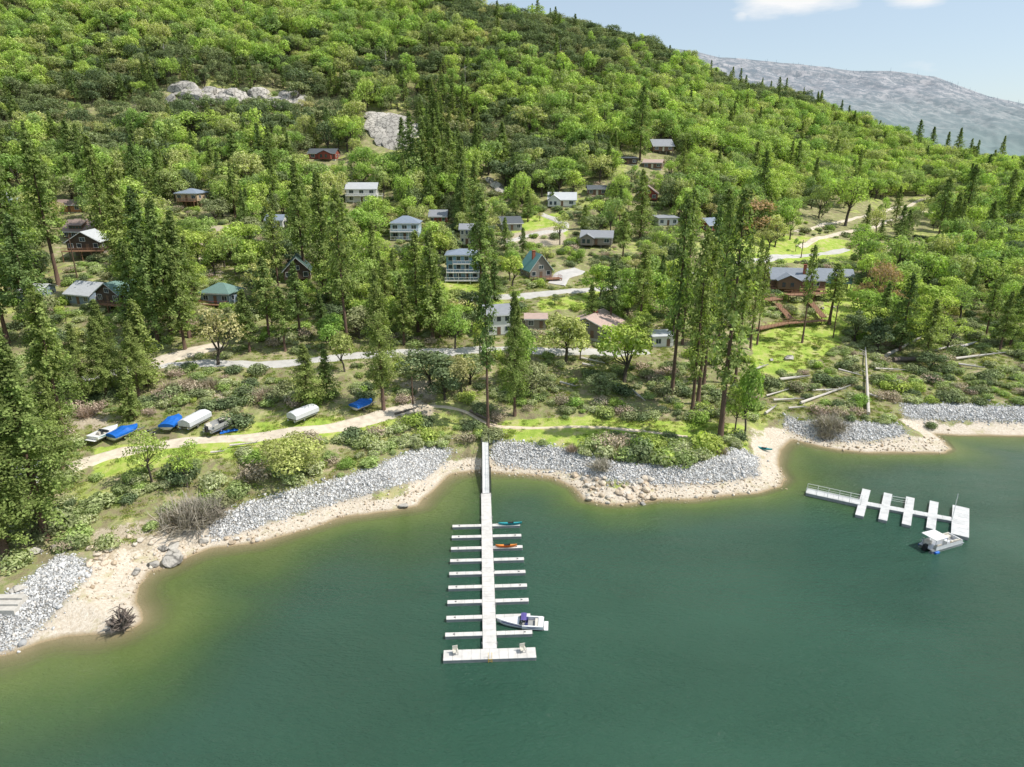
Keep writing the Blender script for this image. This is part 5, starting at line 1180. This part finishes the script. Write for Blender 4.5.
def ski_boat(loc,rz,L,B,label,cover=None,stripe='teal',canopy=None,group=None):
    r=empty('motorboat' ,loc,rz,label,'boat',group); Hb=.95
    h=MB(); secs=[hull_pts(L,B,Hb,t) for t in np.linspace(0,1,12)]; secs[-1]=[(x*.02,y,z) for x,y,z in secs[-1]]
    h.loft(secs); h.build('hull',M['gel'],r,True)
    if cover:
        c_=MB(); S_=[]
        for i,t in enumerate(np.linspace(0,1,14)):
            w=B/2*(1-max(0,(t-TP[0])/(1-TP[0]))**TP[1])*(1.0)+.06; y=L*(t-.5)*1.02; hh=Hb*(1+.18*t*t); ri=.55*math.exp(-((t-.52)/.16)**2)+.22*(1-t)+.15+.04*math.sin(i*2.1)
            S_.append([(-w,y,hh-.35),(-w*1.01,y,hh+.02),(-w*.6,y,hh+ri*.75),(0,y,hh+ri),(w*.6,y,hh+ri*.75),(w*1.01,y,hh+.02),(w,y,hh-.35)])
        c_.loft(S_); c_.build('cover',M[cover],r)
    else:
        d_=MB(); T=np.linspace(.46,1,8)
        S_=[]
        for t in T:
            p=hull_pts(L,B,Hb,t); w=p[-1][0]*.97; S_.append([(-w,p[0][1],p[0][2]+.02),(-w*.5,p[0][1],p[0][2]+.09),(0,p[0][1],p[0][2]+.12),(w*.5,p[0][1],p[0][2]+.09),(w,p[0][1],p[0][2]+.02)])
        d_.loft(S_,False); d_.build('foredeck',M['gel'],r)
        MB().box(-B*.42,B*.42,-L*.44,-L*.04,.35,.42).build('cockpit_floor',M['floatside'],r)
        for s in (-1,1): MB().box(s*B*.44-.1,s*B*.44+.1,-L*.48,-L*.04,.5,Hb+.03).build('gunwale',M['gel'],r)
        MB().box(-B*.42,B*.42,-L*.49,-L*.38,.4,Hb+.02).build('engine_cover',M['gel'],r)
        MB().box(-B*.36,B*.36,-L*.37,-L*.31,.43,.85).build('rear_seat',M['seat'],r)
        for s in (-.5,.5): MB().box(s*B*.5-.25,s*B*.5+.25,-L*.16,-L*.09,.43,.95).build('seat',M['navy' if stripe=='purple' else 'seat'],r)
        ws=MB(); ws.hexa([(-B*.42,-L*.03,Hb+.05),(B*.42,-L*.03,Hb+.05),(B*.36,L*.03,Hb+.1),(-B*.36,L*.03,Hb+.1),(-B*.40,-L*.06,Hb+.5),(B*.40,-L*.06,Hb+.5),(B*.38,-L*.05,Hb+.5),(-B*.38,-L*.05,Hb+.5)]); ws.build('windscreen',M['glass'],r)
        for s in (-1,1):
            q=MB(); S_=[hull_pts(L,B,Hb,t) for t in np.linspace(.05,.9,9)]
            q.loft([[(s*(abs(p[1 if s<0 else 5][0])+.02),p[0][1],p[0][2]*.72),(s*(abs(p[0][0])+.02),p[0][1],p[0][2]*.88)] for p in S_],False); q.build('stripe',M[stripe],r)
        MB().box(-B*.4,B*.4,-L*.5-.55,-L*.5-.01,.3,.36).build('swim_platform',M['gel'],r)
    if canopy:
        cn=MB(); S_=[]
        for x in np.linspace(-B*.34,B*.34,7): z=1.55+.2*math.cos(x/(B*.48)*1.4); S_.append([(x,-L*.13,z),(x,-L*.07,z+.06),(x,-L*.01,z)])
        cn.loft(S_,False); co=cn.build('canopy',M[canopy],r)
        fr=MB()
        for s in (-1,1):
            for yy in (-L*.15,L*.05): fr.tube([(s*B*.42,-L*.07,Hb),(s*B*.34,-L*.07+(yy+L*.05)*.5,1.56)],.03,5)
        fr.build('canopy_frame',M['steel'],co)
    return r
def kayak(loc,rz,L,mat,label,name='kayak'):
    r=empty(name,loc,rz,label,'kayak'); h=MB(); S_=[]
    for t in np.linspace(0,1,11):
        w=.38*math.sin(math.pi*min(max(t,.02),.98))**.6; z=.05+.16*(abs(t-.5)*2)**3; S_.append([(-w,L*(t-.5),z+.2),(-w*.7,L*(t-.5),z),(w*.7,L*(t-.5),z),(w,L*(t-.5),z+.2),(w*.6,L*(t-.5),z+.29),(-w*.6,L*(t-.5),z+.29)])
    h.loft(S_); h.build('hull',M[mat],r,True); MB().box(-.2,.2,-.55,.35,.36,.40).build('cockpit',M['black'],r); MB().box(-.2,.2,-.6,-.52,.40,.62).build('seat_back',M['black'],r)
    return r
zd=.49
kayak(dworld(3.9,fy0,zd),ang+math.pi/2,4.0,'teal','teal kayak lying on the farthest right finger of the main dock')
kayak(dworld(3.0,fy8+(fy0-fy8)*6/8,zd),ang+math.pi/2,3.4,'orange','orange kayak lying on a right finger of the main dock')
a=on_plane(499,622,.3); b=on_plane(542,624,.3); TP[:]=[.30,1.35]; ski_boat(((a+b)/2*[1,1,0]-[0,0,.3]).tolist(),math.atan2(a[1]-b[1],a[0]-b[0])-math.pi/2,6.3,2.3,'white wakeboard boat with purple tower canopy moored at the lowest right slip','','purple','purple')
kayak(at(763,450)+[0,0,.1],1.1,3.6,'teal','teal canoe drawn up on the cove sand right of the point','canoe'); kayak(at(708,454)+[0,0,.1],1.7,3.4,'teal','grey-green canoe lying on the grass above the riprap','canoe')
TP[:]=[.55,2.4]
def trailered(pa,pb,L,cov,label,lab2,stripe='teal'):
    m_,rz,d_=between(pa,pb); z=m_[2]; trailer((m_[0],m_[1],z),rz,L,lab2); return ski_boat((m_[0],m_[1],z+.45),rz,L*.9,2.9,label,cov,stripe)
trailered((93,446),(119,430),6.6,None,'open white speedboat with teal trim, leftmost parked on the track','trailer under the leftmost open white speedboat')
trailered((113,443),(137,431),6.4,'bluetarp','boat under bright blue cover right beside the open white speedboat','trailer under the leftmost blue-covered boat')
m_,rz,_=between((144,438),(164,428)); trailer(m_,rz,5,'empty grey boat trailer standing between the blue-covered boats')
trailered((166,436),(181,419),6.2,'bluetarp','boat under bright blue cover left of the white-covered pontoon','trailer under the blue-covered boat left of the white pontoon')
m_,rz,_=between((352,414),(374,404)); trailered((352,414),(374,404),5.6,'bluetarp','lone boat under bright blue cover at the right end of the track','trailer under the lone blue-covered boat on the right')
def pontoon(loc,rz,L,B,label,covered=False,canopy=False,z=0,tube='tubes'):
    r=empty('pontoon_boat',loc,rz,label,'pontoon boat')
    for s in (-1,1):
        MB().tube([(s*B*.36,-L*.5,.3),(s*B*.36,L*.42,.3),(s*B*.36,L*.5,.42)],[.3,.3,.06],12).build('float_tube',M[tube],r,True)
    MB().box(-B/2,B/2,-L*.48,L*.46,.62,.74).build('deck',M['tubes'],r)
    if covered:
        c_=MB(); S_=[]
        for i,t in enumerate(np.linspace(0,1,11)):
            w=B/2+.04; y=L*(t-.5)*.98; top_=1.95-.5*max(0,abs(t-.5)*2-.75)*4*.35+.05*math.sin(i*2.4)
            S_.append([(-w,y,.6),(-w,y,1.45),(-w*.55,y,top_),(0,y,top_+.18),(w*.55,y,top_),(w,y,1.45),(w,y,.6)])
        c_.loft(S_); c_.build('cover',M['whitecover'],r); return r
    fn=MB()
    for s in (-1,1): fn.box(s*(B/2-.06)-.03,s*(B/2-.06)+.03,-L*.40,L*.40,.745,1.32)
    fn.box(-B/2+.1,B/2-.1,L*.38,L*.40,.745,1.32); fn.build('rail_panel',M['gel' if canopy else 'floatside'],r)
    rr_=MB(); 
    for s in (-1,1): rr_.tube([(s*(B/2-.06),-L*.40,1.36),(s*(B/2-.06),L*.4,1.36)],.035,5)
    rr_.build('rail',M['steel'],r)
    for (x_,y_,w_,l_) in ((-B*.3,L*.26,.6,L*.2),(B*.3,L*.26,.6,L*.2),(-B*.3,-L*.3,.6,L*.16),(B*.3,-L*.28,.6,L*.14)):
        sq=MB().box(x_-w_/2,x_+w_/2,y_-l_/2,y_+l_/2,.745,1.12); sq.box(x_+math.copysign(w_/2-.12,x_),x_+math.copysign(w_/2,x_),y_-l_/2,y_+l_/2,1.125,1.5) if x_>0 else sq.box(x_-w_/2,x_-w_/2+.12,y_-l_/2,y_+l_/2,1.125,1.5); sq.build('seat',M['seat'],r)
    MB().box(B*.15,B*.4,-L*.06,L*.04,.745,1.6).build('console',M['gel' if canopy else 'black'],r)
    MB().box(-.22,.22,-L*.56,-L*.47,.3,1.35).build('outboard_motor',M['black'],r)
    if canopy:
        cn=MB(); cn.box(-B*.5,B*.5,-L*.46,-L*.08,2.55,2.63); co=cn.build('canopy',M['white'],r)
        fr=MB()
        for s in (-1,1):
            for yy in (-L*.44,-L*.1): fr.tube([(s*B*.46,yy,.745),(s*B*.46,yy,2.55)],.035,6)
        fr.build('canopy_frame',M['steel'],co)
    return r
for (pa,pb,L,cv,lb,l2) in (((185,434),(207,418),7.0,True,'pontoon boat under a ribbed white cover in the middle of the left boat row','trailer under the white-covered pontoon in the left boat row'),((208,438),(232,422),6.8,False,'uncovered grey pontoon boat at the right of the left boat row','trailer under the uncovered grey pontoon'),((290,427),(317,412),6.8,True,'white-covered pontoon parked alone in the middle of the track','trailer under the lone white-covered pontoon')):
    m_,rz,_=between(pa,pb); trailer(m_,rz,L*.9,l2); pontoon((m_[0],m_[1],m_[2]+.42),rz,L*.92,2.7,lb,cv)
# crumpled tarp
mb=MB(); p=at(229,432); rg2=random.Random(3); k=9
g_=[[(i*.42-1.7+rg2.uniform(-.1,.1),j*.22-.8+rg2.uniform(-.1,.1),.08+rg2.uniform(0,.22)) for i in range(k)] for j in range(7)]
mb.loft(g_,False); o=mb.build('tarp',M['bluetarp']); o.location=p; o.rotation_euler=(0,0,.5); tag(o,'crumpled blue tarp on the grass beside the grey pontoon','tarp')
a=on_plane(922,551,0);b=on_plane(960,540,0); m_=(a+b)/2
pb_=pontoon((m_[0],m_[1],-.25),math.atan2((b-a)[1],(b-a)[0])-math.pi/2,7.4,2.6,'white pontoon boat with white canopy tied to the end of the right dock',False,True,tube='tubes')
for s in (-1,1): MB().tube([(s*1.36,-3.2,.35),(s*1.36,-2.4,.35)],.24,8).build('fender',M['blueplastic'],pb_)
MB().tube([(.2,.6,.78),(.2,.6,.95)],.38,12).build('tow_tube',M['yellow'],pb_); MB().box(-.9,-.4,1.2,1.7,.78,1.1).build('cooler',M['blueplastic'],pb_)
# ------------------------------------------------------------------ utility poles
def pole(px,py,pyt,label,arm=True):
    p=at(px,py); lo,hi=2,25
    for _ in range(25):
        mid=(lo+hi)/2
        if proj(p[0],p[1],p[2]+mid)[1]>pyt: lo=mid
        else: hi=mid
    r=empty('utility_pole',p,0,label,'utility pole'); MB().tube([(0,0,-1),(0,0,lo)],[.2,.13],8).build('pole',M['bark'],r)
    if arm: MB().box(-1.1,1.1,-.06,.06,lo-.9,lo-.76).build('crossarm',M['bark'],r); MB().tube([(-.0,.3,lo-1.7),(-.0,.3,lo-1.0)],.2,8).build('transformer',M['steel'],r)
pole(833,338,303,'short timber utility pole on the lawn right of the ramps'); pole(801,258,240,'grey utility pole beside the road behind the lodge'); pole(78,282,235,'pale utility pole in front of the dark gabled house',False); pole(413,405,377,'weathered timber post beside the bend of the track',False)
# snags
for i,(px_,pb2,pt_) in enumerate([(166,65,40),(386,70,48),(465,85,55),(1006,170,148),(480,95,66),(525,105,80),(560,60,40)]):
    p=at(px_,pb2); mb=MB(); h=11; mb.tube([(0,0,-.5),(.2,0,h*.6),(.1,.1,h)],[.4,.26,.06],6)
    for q in range(9):
        a_=q*2.4; z=h*(.35+.06*q); mb.tube([(0,0,z),(math.cos(a_)*1.9,math.sin(a_)*1.9,z+.7)],[.1,.03],4,False)
    o=mb.build('dead_tree',M['deadwood']); o.location=p; tag(o,'grey leafless dead tree standing above the hillside crowns','dead tree','dead trees on the green hill')
# ------------------------------------------------------------------ camera, light, sky
cam=bpy.data.cameras.new('camera'); co=bpy.data.objects.new('camera',cam); col.objects.link(co); sc.camera=co
co.location=(0,0,HC); co.rotation_euler=(math.pi/2-P,0,0); cam.sensor_width=36; cam.lens=F/1024*36; cam.clip_end=9000; cam.clip_start=1
EL,AZ=math.radians(54),math.radians(94)   # sun elevation; azimuth clockwise from +Y
sd=np.array([math.sin(AZ)*math.cos(EL),math.cos(AZ)*math.cos(EL),math.sin(EL)])
sl_=bpy.data.lights.new('sun','SUN'); so_=bpy.data.objects.new('sun',sl_); col.objects.link(so_); sl_.energy=4.9; sl_.angle=math.radians(.5); sl_.color=(1,.955,.88)
from mathutils import Vector
so_.rotation_euler=Vector(sd).to_track_quat('Z','Y').to_euler()
wd=bpy.data.worlds.new('World'); sc.world=wd; wd.use_nodes=True; N=wd.node_tree.nodes; L=wd.node_tree.links; N.clear()
sk=N.new('ShaderNodeTexSky'); sk.sky_type='NISHITA'; sk.sun_disc=False; sk.sun_elevation=EL; sk.sun_rotation=AZ; sk.altitude=900; sk.air_density=1.0; sk.dust_density=1.6; sk.ozone_density=1.2
tc=N.new('ShaderNodeTexCoord').outputs['Generated']
skc=sk.outputs[0]
skc=mixc(N,L,.45,skc,(5.1,5.95,6.5))
mp=N.new('ShaderNodeMapping'); mp.inputs['Scale'].default_value=(3,3,11); L.new(tc,mp.inputs[0])
cn=noise(N,L,2.6,7,mp.outputs[0],.55)
tot=None
for (px_,py_,rx_,ry_,st_) in ((800,-10,.09,.028,1.0),(930,-10,.055,.020,.9),(938,68,.05,.012,.35),(742,14,.012,.008,.35)):
    d_=ray(px_,py_); d_=d_/np.linalg.norm(d_)
    v=N.new('ShaderNodeVectorMath'); v.operation='SUBTRACT'; v.inputs[1].default_value=tuple(d_); L.new(tc,v.inputs[0])
    s_=N.new('ShaderNodeVectorMath'); s_.operation='MULTIPLY'; s_.inputs[1].default_value=(1/rx_,1/rx_,1/ry_); L.new(v.outputs[0],s_.inputs[0])
    l_=N.new('ShaderNodeVectorMath'); l_.operation='LENGTH'; L.new(s_.outputs[0],l_.inputs[0])
    q=N.new('ShaderNodeMapRange'); q.inputs[1].default_value=1.3; q.inputs[2].default_value=.2; q.inputs[4].default_value=st_; L.new(l_.outputs['Value'],q.inputs[0])
    tot=q.outputs[0] if tot is None else mathn(N,L,'MAXIMUM',tot,q.outputs[0])
f=mathn(N,L,'ADD',tot,mathn(N,L,'MULTIPLY_ADD',cn,1.6)); N[-2].inputs[2].default_value=-.8
fr_=N.new('ShaderNodeMapRange'); fr_.inputs[1].default_value=.35; fr_.inputs[2].default_value=.8; L.new(f,fr_.inputs[0])
fm=mathn(N,L,'MULTIPLY',fr_.outputs[0],mathn(N,L,'MINIMUM',mathn(N,L,'MULTIPLY',tot,4),1.0))
skc=mixc(N,L,fm,skc,(6.9,6.95,7.0))
bg=N.new('ShaderNodeBackground'); bg.inputs['Strength'].default_value=.14; L.new(skc,bg.inputs[0]); ow=N.new('ShaderNodeOutputWorld'); L.new(bg.outputs[0],ow.inputs[0])
sc.view_settings.view_transform='Standard'; sc.view_settings.look='None'; sc.view_settings.exposure=0; sc.view_settings.gamma=1
print('objects',len(bpy.data.objects))
